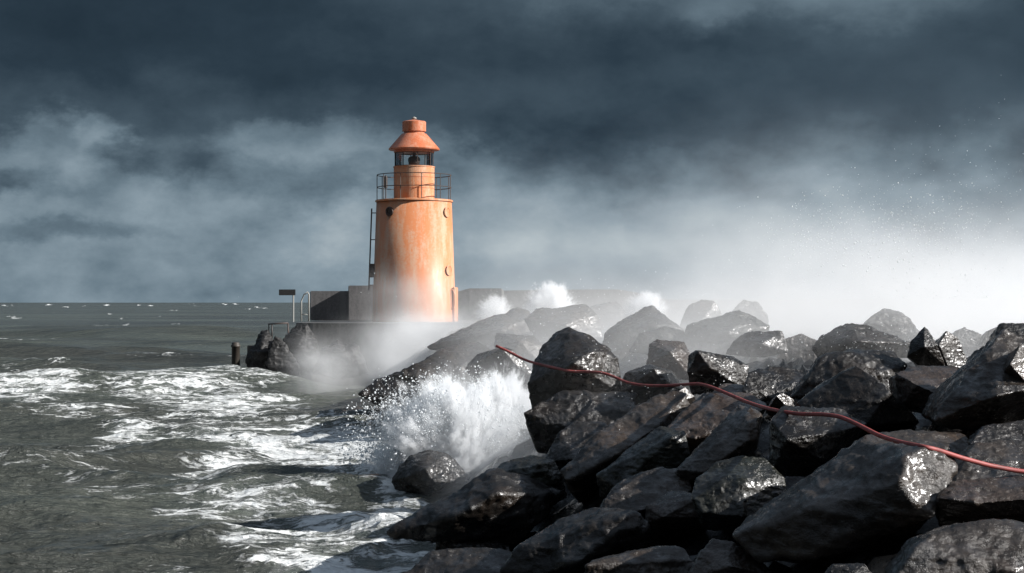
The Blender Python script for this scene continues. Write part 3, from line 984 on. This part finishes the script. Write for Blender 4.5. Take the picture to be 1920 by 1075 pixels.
lathe(bm, [(0.86, zl1), (0.86, zg)], (LX, LY), 48, cap=False)
link_bm('glazing', bm, M['glass'], lh, True)
bm = bmesh.new()
for k in range(8):
    a = 2 * PI * (k + 0.30) / 8
    c = (LX + .875 * math.sin(a), LY - .875 * math.cos(a), (zl1 + zg) / 2)
    box(bm, c, (.032, .04, zg - zl1), 0, a)
for zr in (zl1 + .012, zg - .012):
    tube(bm, [(LX + .875 * math.sin(2 * PI * k / 48), LY - .875 * math.cos(2 * PI * k / 48), zr) for k in range(48)], .022, 6, True)
link_bm('glazing_frame', bm, M['iron'], lh)
# lamp inside
bm = bmesh.new()
lathe(bm, [(.09, zl1 - .02), (.09, zl1 + .08), (.24, zl1 + .10), (.26, zl1 + .2), (.28, zl1 + .3), (.26, zl1 + .4), (.2, zl1 + .46), (.07, zl1 + .5), (.07, zg + .05)], (LX, LY), 32)
link_bm('lamp', bm, M['iron'], lh, True)
# roof
ze = zz(280)
bm = bmesh.new()
lathe(bm, [(0.90, zg), (0.92, zg + .02), (0.92, ze - .07), (1.14, ze - .05), (1.165, ze), (1.15, ze + .02), (0.62, zz(254)), (0.56, zz(251.5)), (.30, zz(250))], (LX, LY), 64)
rf = link_bm('roof', bm, M['red_orange'], lh)
bm = bmesh.new()
lathe(bm, [(.47, zz(252)), (.47, zz(247.5)), (.54, zz(247)), (.54, zz(229)), (.50, zz(228)), (.18, zz(225.5)), (.14, zz(225))], (LX, LY), 48)
link_bm('ventilator', bm, M['red_orange'], rf)
bm = bmesh.new()
lathe(bm, [(.03, zz(226)), (.03, zz(223.5)), (.11, zz(223)), (.115, zz(221.5)), (.06, zz(220)), (.01, zz(219))], (LX, LY), 24)
link_bm('finial', bm, M['pale_metal'], rf, True)
# railing
rail = bpy.data.objects.new('railing', None)
bm = bmesh.new()
zt = z1 + .10
RR = 1.68
for k in range(11):
    a = 2 * PI * (k + .45) / 11
    tube(bm, [(LX + RR * math.sin(a), LY - RR * math.cos(a), zt), (LX + RR * math.sin(a), LY - RR * math.cos(a), zt + 1.14)], .02, 6)
for hz_ in (.58, 1.14):
    tube(bm, [(LX + RR * math.sin(2 * PI * k / 64), LY - RR * math.cos(2 * PI * k / 64), zt + hz_) for k in range(64)], .019, 6, True)
link_bm('railing', bm, M['iron'], lh)
bm = bmesh.new()
a = math.radians(-58)
pc = (LX + 1.45 * math.sin(a), LY - 1.45 * math.cos(a))
tube(bm, [(pc[0], pc[1], zt), (pc[0], pc[1], zt + .55)], .025, 8)
lathe(bm, [(.02, zt + .5), (.075, zt + .52), (.075, zt + 1.0), (.03, zt + 1.08)], pc, 16)
link_bm('signal_lamp', bm, M['iron'], lh)


def tower_r(z):
    return 1.90 + (1.71 - 1.90) * (z - z0 - .4) / (z1 - z0 - .4)


def porthole(az, z, r):
    a = math.radians(az)
    R = tower_r(z)
    dirv = Vector((math.sin(a), -math.cos(a), 0))
    tan = Vector((math.cos(a), math.sin(a), 0))
    c = Vector((LX, LY, z)) + dirv * (R + .045)
    bm = bmesh.new()
    pts = [c + tan * r * math.cos(2 * PI * k / 24) + Vector((0, 0, r * math.sin(2 * PI * k / 24))) for k in range(24)]
    tube(bm, pts, .05 if az < 0 else .03, 8, True)
    o = link_bm('porthole', bm, M['orange'] if az > 0 else M['iron'], lh, True, loc=c)
    bm = bmesh.new()
    ring = [bm.verts.new(c - dirv * (.02 if az < 0 else -.01) + tan * r * math.cos(2 * PI * k / 24) + Vector((0, 0, r * math.sin(2 * PI * k / 24)))) for k in range(24)]
    f = bm.faces.new(ring)
    ex = bmesh.ops.extrude_face_region(bm, geom=[f])
    bmesh.ops.translate(bm, vec=-dirv * .12, verts=[g for g in ex['geom'] if isinstance(g, bmesh.types.BMVert)])
    link_bm('pane', bm, M['orange'] if az > 0 else M['iron'], o)


porthole(-35, zz(400), .17)
porthole(60, zz(400), .21)
porthole(60, zz(508), .21)

# fixed ladder on the seaward side
bm = bmesh.new()
a = math.radians(-84)
for off in (-.19, .19):
    pts = []
    for py in (545, 392):
        z = zz(py)
        R = tower_r(z) + .2
        pts.append(Vector((LX, LY, z)) + R * Vector((math.sin(a), -math.cos(a), 0)) + off * Vector((math.cos(a), math.sin(a), 0)))
    tube(bm, pts, .03, 6)
for k in range(13):
    z = zz(545) + (zz(392) - zz(545)) * (k + .5) / 13
    R = tower_r(z) + .2
    c = Vector((LX, LY, z)) + R * Vector((math.sin(a), -math.cos(a), 0))
    tn = Vector((math.cos(a), math.sin(a), 0))
    tube(bm, [c - .19 * tn, c + .19 * tn], .016, 6)
for py in (400, 450, 500, 535):
    z = zz(py)
    rv = Vector((math.sin(a), -math.cos(a), 0))
    c = Vector((LX, LY, z))
    tube(bm, [c + rv * (tower_r(z) - .02), c + rv * (tower_r(z) + .2)], .022, 6)
link_bm('ladder', bm, M['iron'], lh)
bm = bmesh.new()
z = zz(508)
box(bm, (LX - tower_r(z) - .06, LY - .45, z), (.22, .3, .62), .02)
link_bm('junction_box', bm, M['iron'], lh)
# grab hoop by the door on the right
bm = bmesh.new()
a = math.radians(66)
rv = Vector((math.sin(a), -math.cos(a), 0))
pts = []
for py, o_ in ((543, 0), (545, .12), (552, .17), (570, .17), (577, .12), (580, 0)):
    z = zz(py)
    pts.append(Vector((LX, LY, z)) + rv * (tower_r(z) + o_))
tube(bm, pts, .028, 8)
link_bm('grab_rail', bm, M['orange'], lh)
bm = bmesh.new()
a = math.radians(80)
for dz in (0,):
    c = Vector((LX, LY, zz(575))) + (tower_r(zz(575)) + .03) * Vector((math.sin(a), -math.cos(a), 0))
    box(bm, c, (.8, .09, 1.75), .02, a)
link_bm('door', bm, M['orange'], lh)

# ------------------------------------------------------------------ pier
PZ = H - (604 - HZ) * 76 / F
pier = empty('pier', (-6, 75, 0), 'dark concrete pier carrying the lighthouse out into the sea', 'pier')
bm = bmesh.new()
xl, xr = (552 - 960) * 72 / F, 0.5
vs = [(xl, 72.6), (xl + .8, 71.8), (xr, 70.8), (xr + 8, 70.8), (xr + 8, 84), (xl + 1.0, 84), (xl, 83)]
top = [bm.verts.new((x, y, PZ)) for x, y in vs]
bot = [bm.verts.new((x - (.25 if x < -8.4 else 0), y - (.25 if y < 75 else 0), -1.5)) for x, y in vs]
bm.faces.new(top)
bm.faces.new(bot[::-1])
n = len(vs)
for k in range(n):
    bm.faces.new((top[k], bot[k], bot[(k + 1) % n], top[(k + 1) % n]))
link_bm('deck', bm, M['dark_concrete'], pier)
bm = bmesh.new()
yw = 83.0
um = yw / F
box(bm, ((640 - 960) * um, yw, (PZ + H - (546 - HZ) * um) / 2), (115 * um, .5, (H - (546 - HZ) * um) - PZ), .03)
link_bm('parapet', bm, M['concrete'], pier)
bm = bmesh.new()
box(bm, ((690 - 960) * um, yw - .35, (PZ + H - (536 - HZ) * um) / 2), (68 * um, .9, (H - (536 - HZ) * um) - PZ), .03)
link_bm('parapet', bm, M['concrete'], pier)

# fenders on the pier head: timber piles and old tyres
for i, (px, tp, r) in enumerate([(470, 648, .15), (487, 640, .15), (504, 655, .15)]):
    d = 71.2
    c = P(px, 705, d)
    bm = bmesh.new()
    lathe(bm, [(r * 1.05, -1.2), (r, .5), (r * .95, P(px, tp, d).z - .04), (r * .8, P(px, tp, d).z)], (c.x, c.y), 14)
    link_bm('fender_pile', bm, M['timber'], pier, True)

d = 73.0
c = P(442, 705, d)
bm = bmesh.new()
zt_ = P(442, 642, d).z
lathe(bm, [(.20, -1.5), (.185, .4), (.175, zt_ - .22), (.20, zt_ - .21), (.20, zt_ - .12), (.165, zt_ - .10), (.165, zt_ - .03), (.12, zt_)], (c.x, c.y), 20)
o = link_bm('mooring_pile', bm, M['timber'], None, True, loc=(c.x, c.y, 0))
tag(o, 'lone dark timber mooring pile standing in the water off the pier head', 'mooring post')

pg = 'rocks heaped against the pier head'
rock('dark lumpy rock with the highest top against the pier head', 'pier_rock', [(455, 706, 10), (460, 668, 20), (478, 642, 25), (486, 622, 28), (498, 620, 28), (508, 634, 24), (520, 660, 10), (530, 712, 0), (490, 712, -10), (490, 660, -15)], d=70.5, group=pg, vx=60, rough=1.8)
rock('dark knobbly rock right of the highest rock at the pier head', 'pier_rock', [(500, 690, 0), (506, 645, 15), (514, 631, 20), (524, 636, 20), (530, 660, 15), (560, 690, 10), (560, 720, 0), (515, 722, -5)], d=69.5, group=pg, vx=60, rough=1.8)

rock('tall dark rock leaning on the corner of the pier', 'pier_rock', [(518, 690, 0), (528, 640, 15), (545, 616, 25), (572, 608, 25), (592, 640, 15), (600, 700, 0), (555, 705, -10), (560, 650, -10)], d=70.0, group=pg, vx=60, rough=1.8)
rock('dark hunched rock at the middle of the pier wall', 'pier_rock', [(585, 700, 0), (600, 655, 20), (630, 638, 25), (668, 650, 20), (690, 700, 0), (640, 712, -10), (640, 665, -10)], d=68.0, group=pg, vx=60, rough=1.8)

# sign, hoops and handrail on the pier
sg = empty('warning_sign', P(548, 602, 72.6), 'small dark sign board on a pale post at the pier end', 'sign')
bm = bmesh.new()
a, b = P(523, 554, 72.6), P(554, 543, 72.6)
box(bm, ((a.x + b.x) / 2, 72.6, (a.z + b.z) / 2), (b.x - a.x, .05, b.z - a.z), .01)
link_bm('board', bm, M['rubber'], sg)
bm = bmesh.new()
q0, q1 = P(550, 604, 72.68), P(550, 545, 72.68)
tube(bm, [q0, q1], .035, 8)
link_bm('post', bm, M['pale_metal'], sg)

bm = bmesh.new()
d = 72.9
tube(bm, [P(565, 603, d), P(565, 565, d), P(570, 553, d), P(577, 548, d), P(579, 552, d), P(579, 603, d)], .035, 8)
tube(bm, [P(565, 590, d), P(579, 590, d)], .025, 8)
o = link_bm('ladder_hoop', bm, M['pale_metal'], None, True, loc=P(572, 603, d))
tag(o, 'pale bent steel hoop of a boarding ladder on the pier edge', 'ladder')
bm = bmesh.new()
d = 72.0
tube(bm, [P(504, 640, d), P(504, 608, d), P(540, 606, d)], .035, 8)
tube(bm, [P(510, 640, d), P(510, 608, d)], .03, 8)
tube(bm, [P(540, 606, d), P(541, 640, d)], .03, 8)
o = link_bm('handrail', bm, M['iron'], None, True, loc=P(520, 640, d))
tag(o, 'dark bent handrail frame above the rocks at the pier head', 'railing')

# ------------------------------------------------------------------ far breakwater across the harbour mouth
d = 210.0
um = d / F
fb_ = bmesh.new()
prof = [(850, 549, 16), (880, 541, 18), (940, 541, 20), (945, 545, 20), (1090, 543, 20), (1160, 543, 20), (1195, 549, 18), (1215, 555, 15), (1250, 562, 14), (1400, 563, 14), (1900, 560, 14), (2300, 566, 10)]
fr_t = [fb_.verts.new(P(x, y, d)) for x, y, th in prof]
fr_b = [fb_.verts.new((P(x, y, d).x, d - 3, -1.0)) for x, y, th in prof]
bk_t = [fb_.verts.new(P(x, y, d) + Vector((0, 5, 0))) for x, y, th in prof]
bk_b = [fb_.verts.new((P(x, y, d).x, d + 8, -1.0)) for x, y, th in prof]
for k in range(len(prof) - 1):
    fb_.faces.new((fr_t[k], fr_b[k], fr_b[k + 1], fr_t[k + 1]))
    fb_.faces.new((bk_t[k], fr_t[k], fr_t[k + 1], bk_t[k + 1]))
    fb_.faces.new((bk_b[k], bk_t[k], bk_t[k + 1], bk_b[k + 1]))
o = link_bm('far_breakwater', fb_, M['dark_concrete'], None, False, loc=(P(1000, 567, d).x, d, 0))
tag(o, 'low grey breakwater far off behind the spray, right of the lighthouse', 'breakwater')


# ------------------------------------------------------------------ spray and mist (volumes)
def vol_mat(name, build, aniso=0.2, albedo=(0.985, 0.993, 1.0, 1)):
    m, t, out = new_mat(name)
    g = t.n('ShaderNodeTexCoord').outputs['Object']
    den = build(t, g)
    v = t.n('ShaderNodeVolumePrincipled', ins={'Color': albedo, 'Density': den, 'Anisotropy': aniso})
    t.t.links.new(v.outputs[0], out.inputs['Volume'])
    return m


def puff(name, c, r, dens, label, nscale=1.6, lo=0.42, hi=0.62, soft=0.75, aniso=0.1, stretch=(1, 1, 1), rot=0.0, detail=5, cat='spray', lump=0.12, group=None):
    """a body of spray: a lumpy closed hull with uneven density inside"""
    bm = bmesh.new()
    bmesh.ops.create_icosphere(bm, subdivisions=4, radius=1.0)
    co = np.array([v.co[:] for v in bm.verts])
    nn = fbm(co * 1.7 + c[0], 3, 5)
    for v, x in zip(bm.verts, nn):
        v.co *= 1.0 + lump * x

    def build(t, g):
        ln = t.n('ShaderNodeVectorMath', operation='LENGTH', ins={0: g}).outputs['Value']
        sh = t.sm(ln, 1.0, 1.0 - soft)
        wg = t.scale(g, (r[0] * stretch[0], r[1] * stretch[1], r[2] * stretch[2]))
        wv = t.vadd(wg, (c[0], c[1], c[2]))
        nz = t.noise(wv, nscale, detail, 0.6, 0.3)
        nz = t.add(nz, t.m('MULTIPLY', t.m('SUBTRACT', sh, 0.75), 0.35))
        return t.m('MULTIPLY', t.m('MULTIPLY', sh, t.sm(nz, lo, hi)), dens)
    mat = vol_mat(name + '_vol', build, aniso)
    o = link_bm(name, bm, mat, None, True)
    o.location = c
    o.scale = r
    o.rotation_euler = (0, rot, 0)
    return tag(o, label, cat, group, kind='stuff')


# splash bursting over the boulders


def burst(name, base, r, dens, label, lean=(-.35, 0, .55)):
    """water thrown up in ragged fingers from the point where the wave strikes"""
    bm = bmesh.new()
    bmesh.ops.create_icosphere(bm, subdivisions=4, radius=1.0)
    for v in bm.verts:
        v.co.z = max(v.co.z, -.16)

    def build(t, g):
        ln = t.n('ShaderNodeVectorMath', operation='LENGTH', ins={0: g}).outputs['Value']
        dv = t.n('ShaderNodeVectorMath', operation='NORMALIZE', ins={0: g}).outputs['Vector']
        fing = t.noise(t.vadd(t.scale(dv, (1, 1, 1)), t.scale(g, (.25, .25, .25))), 2.1, 2, .5)
        fine = t.noise(t.vadd(dv, t.scale(g, (.9, .9, .9))), 6.5, 6, .68)
        puf = t.noise(g, 5.5, 8, .66)
        ln_ = t.add(0.06, t.m('MULTIPLY', fing, .62), t.m('MULTIPLY', t.m('SUBTRACT', fine, .5), .95), t.m('MULTIPLY', t.m('SUBTRACT', puf, .5), .75),
                    t.m('MULTIPLY', t.n('ShaderNodeVectorMath', operation='DOT_PRODUCT', ins={0: dv, 1: lean}).outputs['Value'], .26))
        den = t.m('SUBTRACT', t.m('ADD', ln_, .18), ln)
        core = t.sm(den, 0.0, 0.085)
        veil = t.sm(den, -0.22, 0.15, 0, 0.03)
        edge = t.sm(ln, 1.0, 0.82)
        return t.m('MULTIPLY', t.m('MULTIPLY', t.m('ADD', core, veil), edge), dens)
    o = link_bm(name, bm, vol_mat(name + '_vol', build, 0.0), None, True)
    o.location = base
    o.scale = r
    return tag(o, label, 'spray', None, kind='stuff')


burst('splash', P(862, 885, 32.8), (2.2, 1.3, 2.35), 18.0, 'jagged white splash bursting up behind the round black boulder')
burst('splash', P(940, 820, 33.4), (1.15, .8, 1.65), 15.0, 'right wing of the white splash against the dark rocks', (.1, 0, .7))

# drifting spray bank behind the crest
def drift(t, g):
    s = t.n('ShaderNodeSeparateXYZ', ins={0: g})
    x, y, z = s.outputs
    d0 = t.m('POWER', 2.718, t.m('MULTIPLY', t.m('SUBTRACT', z, 2.4), -0.98))
    gx = t.m('ADD', t.sm(t.m('DIVIDE', x, y), 0.02, 0.25, 0.0, 0.80), t.sm(t.m('DIVIDE', x, y), -0.06, 0.03, 0.0, 0.20))
    gy = t.m('MULTIPLY', t.sm(y, 24.0, 34.0), t.sm(y, 68.0, 55.0))
    nz = t.noise(t.scale(t.vadd(g, t.scale(t.noise(g, .35, 3, .5, color=True), (3, 3, 2))), (.6, .5, 1.0)), 0.42, 5, 0.58)
    nz2 = t.sm(nz, 0.36, 0.64, 0.05, 2.1)
    fadez = t.sm(z, 9.6, 4.2)
    return t.m('MULTIPLY', t.m('MULTIPLY', t.m('MULTIPLY', d0, gx), t.m('MULTIPLY', gy, nz2)), t.m('MULTIPLY', fadez, 0.24))


bm = bmesh.new()
prof = [(-9, 3.2), (-4, 6.0), (3, 8.0), (9, 9.6), (16, 10.5), (30, 10.5)]
for (x, h) in prof:
    pass
rows = []
for y in (23, 32, 45, 58, 69):
    hs = {23: .62, 32: .9, 45: 1.0, 58: 1.0, 69: .8}[y]
    rows.append(([bm.verts.new((x * (.5 + y / 90) if x < 0 else x, y, h * hs)) for x, h in prof], [bm.verts.new((x * (.5 + y / 90) if x < 0 else x, y, -.6)) for x, h in prof]))
for (t0, b0), (t1, b1) in zip(rows, rows[1:]):
    for k in range(len(prof) - 1):
        bm.faces.new((t0[k], t0[k + 1], t1[k + 1], t1[k]))
        bm.faces.new((b0[k], b1[k], b1[k + 1], b0[k + 1]))
    bm.faces.new((t0[0], t1[0], b1[0], b0[0]))
    bm.faces.new((t0[-1], b0[-1], b1[-1], t1[-1]))
for (t0, b0), rev in ((rows[0], 0), (rows[-1], 1)):
    for k in range(len(prof) - 1):
        f = (t0[k], b0[k], b0[k + 1], t0[k + 1])
        bm.faces.new(f[::-1] if rev else f)
o = link_bm('spray_mist', bm, vol_mat('drift_vol', drift, 0.0))
tag(o, 'bright bank of wind-blown spray drifting over the crest on the right', 'spray', kind='stuff')

# spray in front of the lighthouse foot, and grey spray over the pier
puff('spray_mist', P(800, 632, 66), (4.6, 3.0, 1.7), 1.3, 'bright spray blowing across the foot of the lighthouse', .55, .12, .85, 1.0, 0, detail=7)
puff('spray_mist', P(755, 695, 55), (3.1, 2.4, 1.9), 1.25, 'thin spray trailing down from the lighthouse foot to the water', .7, .2, .8, 1.0, 0, detail=7)
puff('spray_mist', P(618, 700, 62), (2.9, 2.4, 2.5), 0.75, 'grey spray hanging in front of the pier', .6, .2, .8, 1.0, 0, detail=7)
puff('spray_mist', P(780, 565, 70), (3.6, 2.4, 2.3), 0.30, 'faint veil of spray rising up the lower lighthouse wall', .6, .05, .8, 1.0, 0)
# small bursts beyond the crest
burst('splash', P(1042, 586, 62), (1.5, .8, 1.5), 6.0, 'small white burst of spray above the misty ridge stones', (-.55, 0, .45))
burst('splash', P(1222, 584, 46), (.95, .5, .75), 6.0, 'small white burst of spray left of the sharp misty peak', (-.6, 0, .4))
burst('splash', P(935, 592, 66), (1.2, .8, 1.1), 2.5, 'faint white burst of spray right of the lighthouse', (-.5, 0, .5))


# ------------------------------------------------------------------ droplets
def drops(name, label, centres, sizes):
    bm0 = bmesh.new()
    bmesh.ops.create_icosphere(bm0, subdivisions=1, radius=1.0)
    bv = np.array([v.co[:] for v in bm0.verts]); bf = np.array([[v.index for v in f.verts] for f in bm0.faces])
    bm0.free()
    n = len(centres)
    st = 1 + rng.random((n, 1, 1)) * 0.8
    dirv = rng.normal(size=(n, 1, 3)); dirv /= np.linalg.norm(dirv, axis=2, keepdims=True)
    base = bv[None] * sizes[:, None, None]
    base = base + dirv * (base * dirv).sum(2, keepdims=True) * (st - 1)
    V = (centres[:, None, :] + base).reshape(-1, 3)
    Fc = (bf[None] + (np.arange(n) * len(bv))[:, None, None]).reshape(-1, 3)
    org = centres.mean(0)
    me = bpy.data.meshes.new(name)
    me.from_pydata((V - org).tolist(), [], Fc.tolist())
    me.polygons.foreach_set('use_smooth', np.ones(len(Fc), bool))
    me.materials.append(M['drop'])
    o = bpy.data.objects.new(name, me)
    col.objects.link(o)
    o.location = org
    tag(o, label, 'spray', kind='stuff')


def shell(n, px, py, d, rx, ry, rd, lo=.75, hi=1.5, up=True):
    dv = rng.normal(size=(n, 3)); dv /= np.linalg.norm(dv, axis=1, keepdims=True)
    if up:
        dv[:, 2] = np.abs(dv[:, 2]) * np.where(rng.random(n) < .85, 1, -1)
    r = lo + (hi - lo) * rng.random(n) ** 2.2
    c = np.array(P(px, py, d))
    # clump
    nz = 0.25 * fbm(dv * 3.0, 3, 61)
    r = r * (1 + nz)
    return c + dv * r[:, None] * np.array([rx, rd, ry])


def jets(n_j, per, base, spread, speed):
    out, siz = [], []
    for q in range(n_j):
        az = rng.normal(0, 1)
        dv = np.array([rng.normal(-.28, .62), rng.normal(0, .4), abs(rng.normal(.85, .35)) + .1])
        dv /= np.linalg.norm(dv)
        L = speed * rng.uniform(.55, 1.0) * (.8 if dv[0] > .3 else 1)
        n = int(per * rng.uniform(.4, 1.6))
        u = rng.beta(4.0, 2.2, n)
        wob = rng.normal(size=(n, 3)) * (0.02 + 0.10 * u[:, None]) * spread
        pos = base + dv * (u * L)[:, None] * np.array([1.05, .7, 1]) + wob
        pos[:, 2] -= 0.22 * u ** 2 * L
        out.append(pos)
        siz.append(rng.gamma(1.6, .0036, n) + .0026)
    return np.concatenate(out), np.concatenate(siz)


ja, sa = jets(260, 85, np.array(P(855, 880, 32.8)), 1.0, 2.7)
jb, sb = jets(80, 60, np.array(P(938, 815, 33.4)), .9, 1.6)
shl = shell(1500, 795, 790, 33, 1.1, .8, .9, .8, 1.5)
c1 = np.concatenate([ja, jb, shl]); s1 = np.concatenate([sa, sb, rng.gamma(1.8, .0028, len(shl)) + .0025])
drops('spray_drops', 'white water drops flung off the edge of the main splash', c1, np.clip(s1, 0, .022))

nd = 520
px = rng.normal(1070, 55, nd); py_ = rng.normal(700, 60, nd); dd_ = rng.uniform(27, 31, nd)
c2 = np.array([P(a, b, c) for a, b, c in zip(px, py_, dd_)])
drops('spray_drops', 'scattered white drops falling in front of the dark peaked boulder', c2, np.clip(rng.gamma(1.6, .0016, nd) + .0015, 0, .010))

nd = 1500
px = np.concatenate([rng.normal(1590, 90, nd // 2), rng.normal(1700, 110, nd // 2)])
py_ = 430 - (px - 1600) * .02 + rng.normal(0, 36, len(px)) + rng.exponential(18, len(px))
dd_ = rng.uniform(27, 34, len(px))
c3 = np.array([P(a, b, c) for a, b, c in zip(px, py_, dd_)])
drops('spray_drops', 'cloud of tiny drops thrown high above the spray bank', c3, np.clip(rng.gamma(1.5, .0022, len(px)) + .0022, 0, .013))

nd = 2600
px = 1950 - rng.gamma(2.0, 150, nd)
py_ = 560 - np.abs(rng.normal(0, 1, nd)) * (40 + (px - 1300) * .16).clip(20, 150)
c5 = np.array([P(a, b, c) for a, b, c in zip(px, py_, rng.uniform(24, 33, nd))])
drops('spray_drops', 'fine grain of drops carried along the upper edge of the spray bank', c5, np.clip(rng.gamma(1.5, .0012, nd) + .0014, 0, .008))

nd = 260
px = np.concatenate([rng.normal(1640, 60, nd // 2), rng.normal(1240, 130, nd // 2)])
py_ = np.concatenate([rng.normal(640, 22, nd // 2), rng.normal(690, 50, nd // 2)])
c4 = np.array([P(a, b, c) for a, b, c in zip(px, py_, rng.uniform(20, 25, nd))])
drops('spray_drops', 'fine drops blowing over the middle of the boulder heap', c4, rng.uniform(.002, .006, nd))
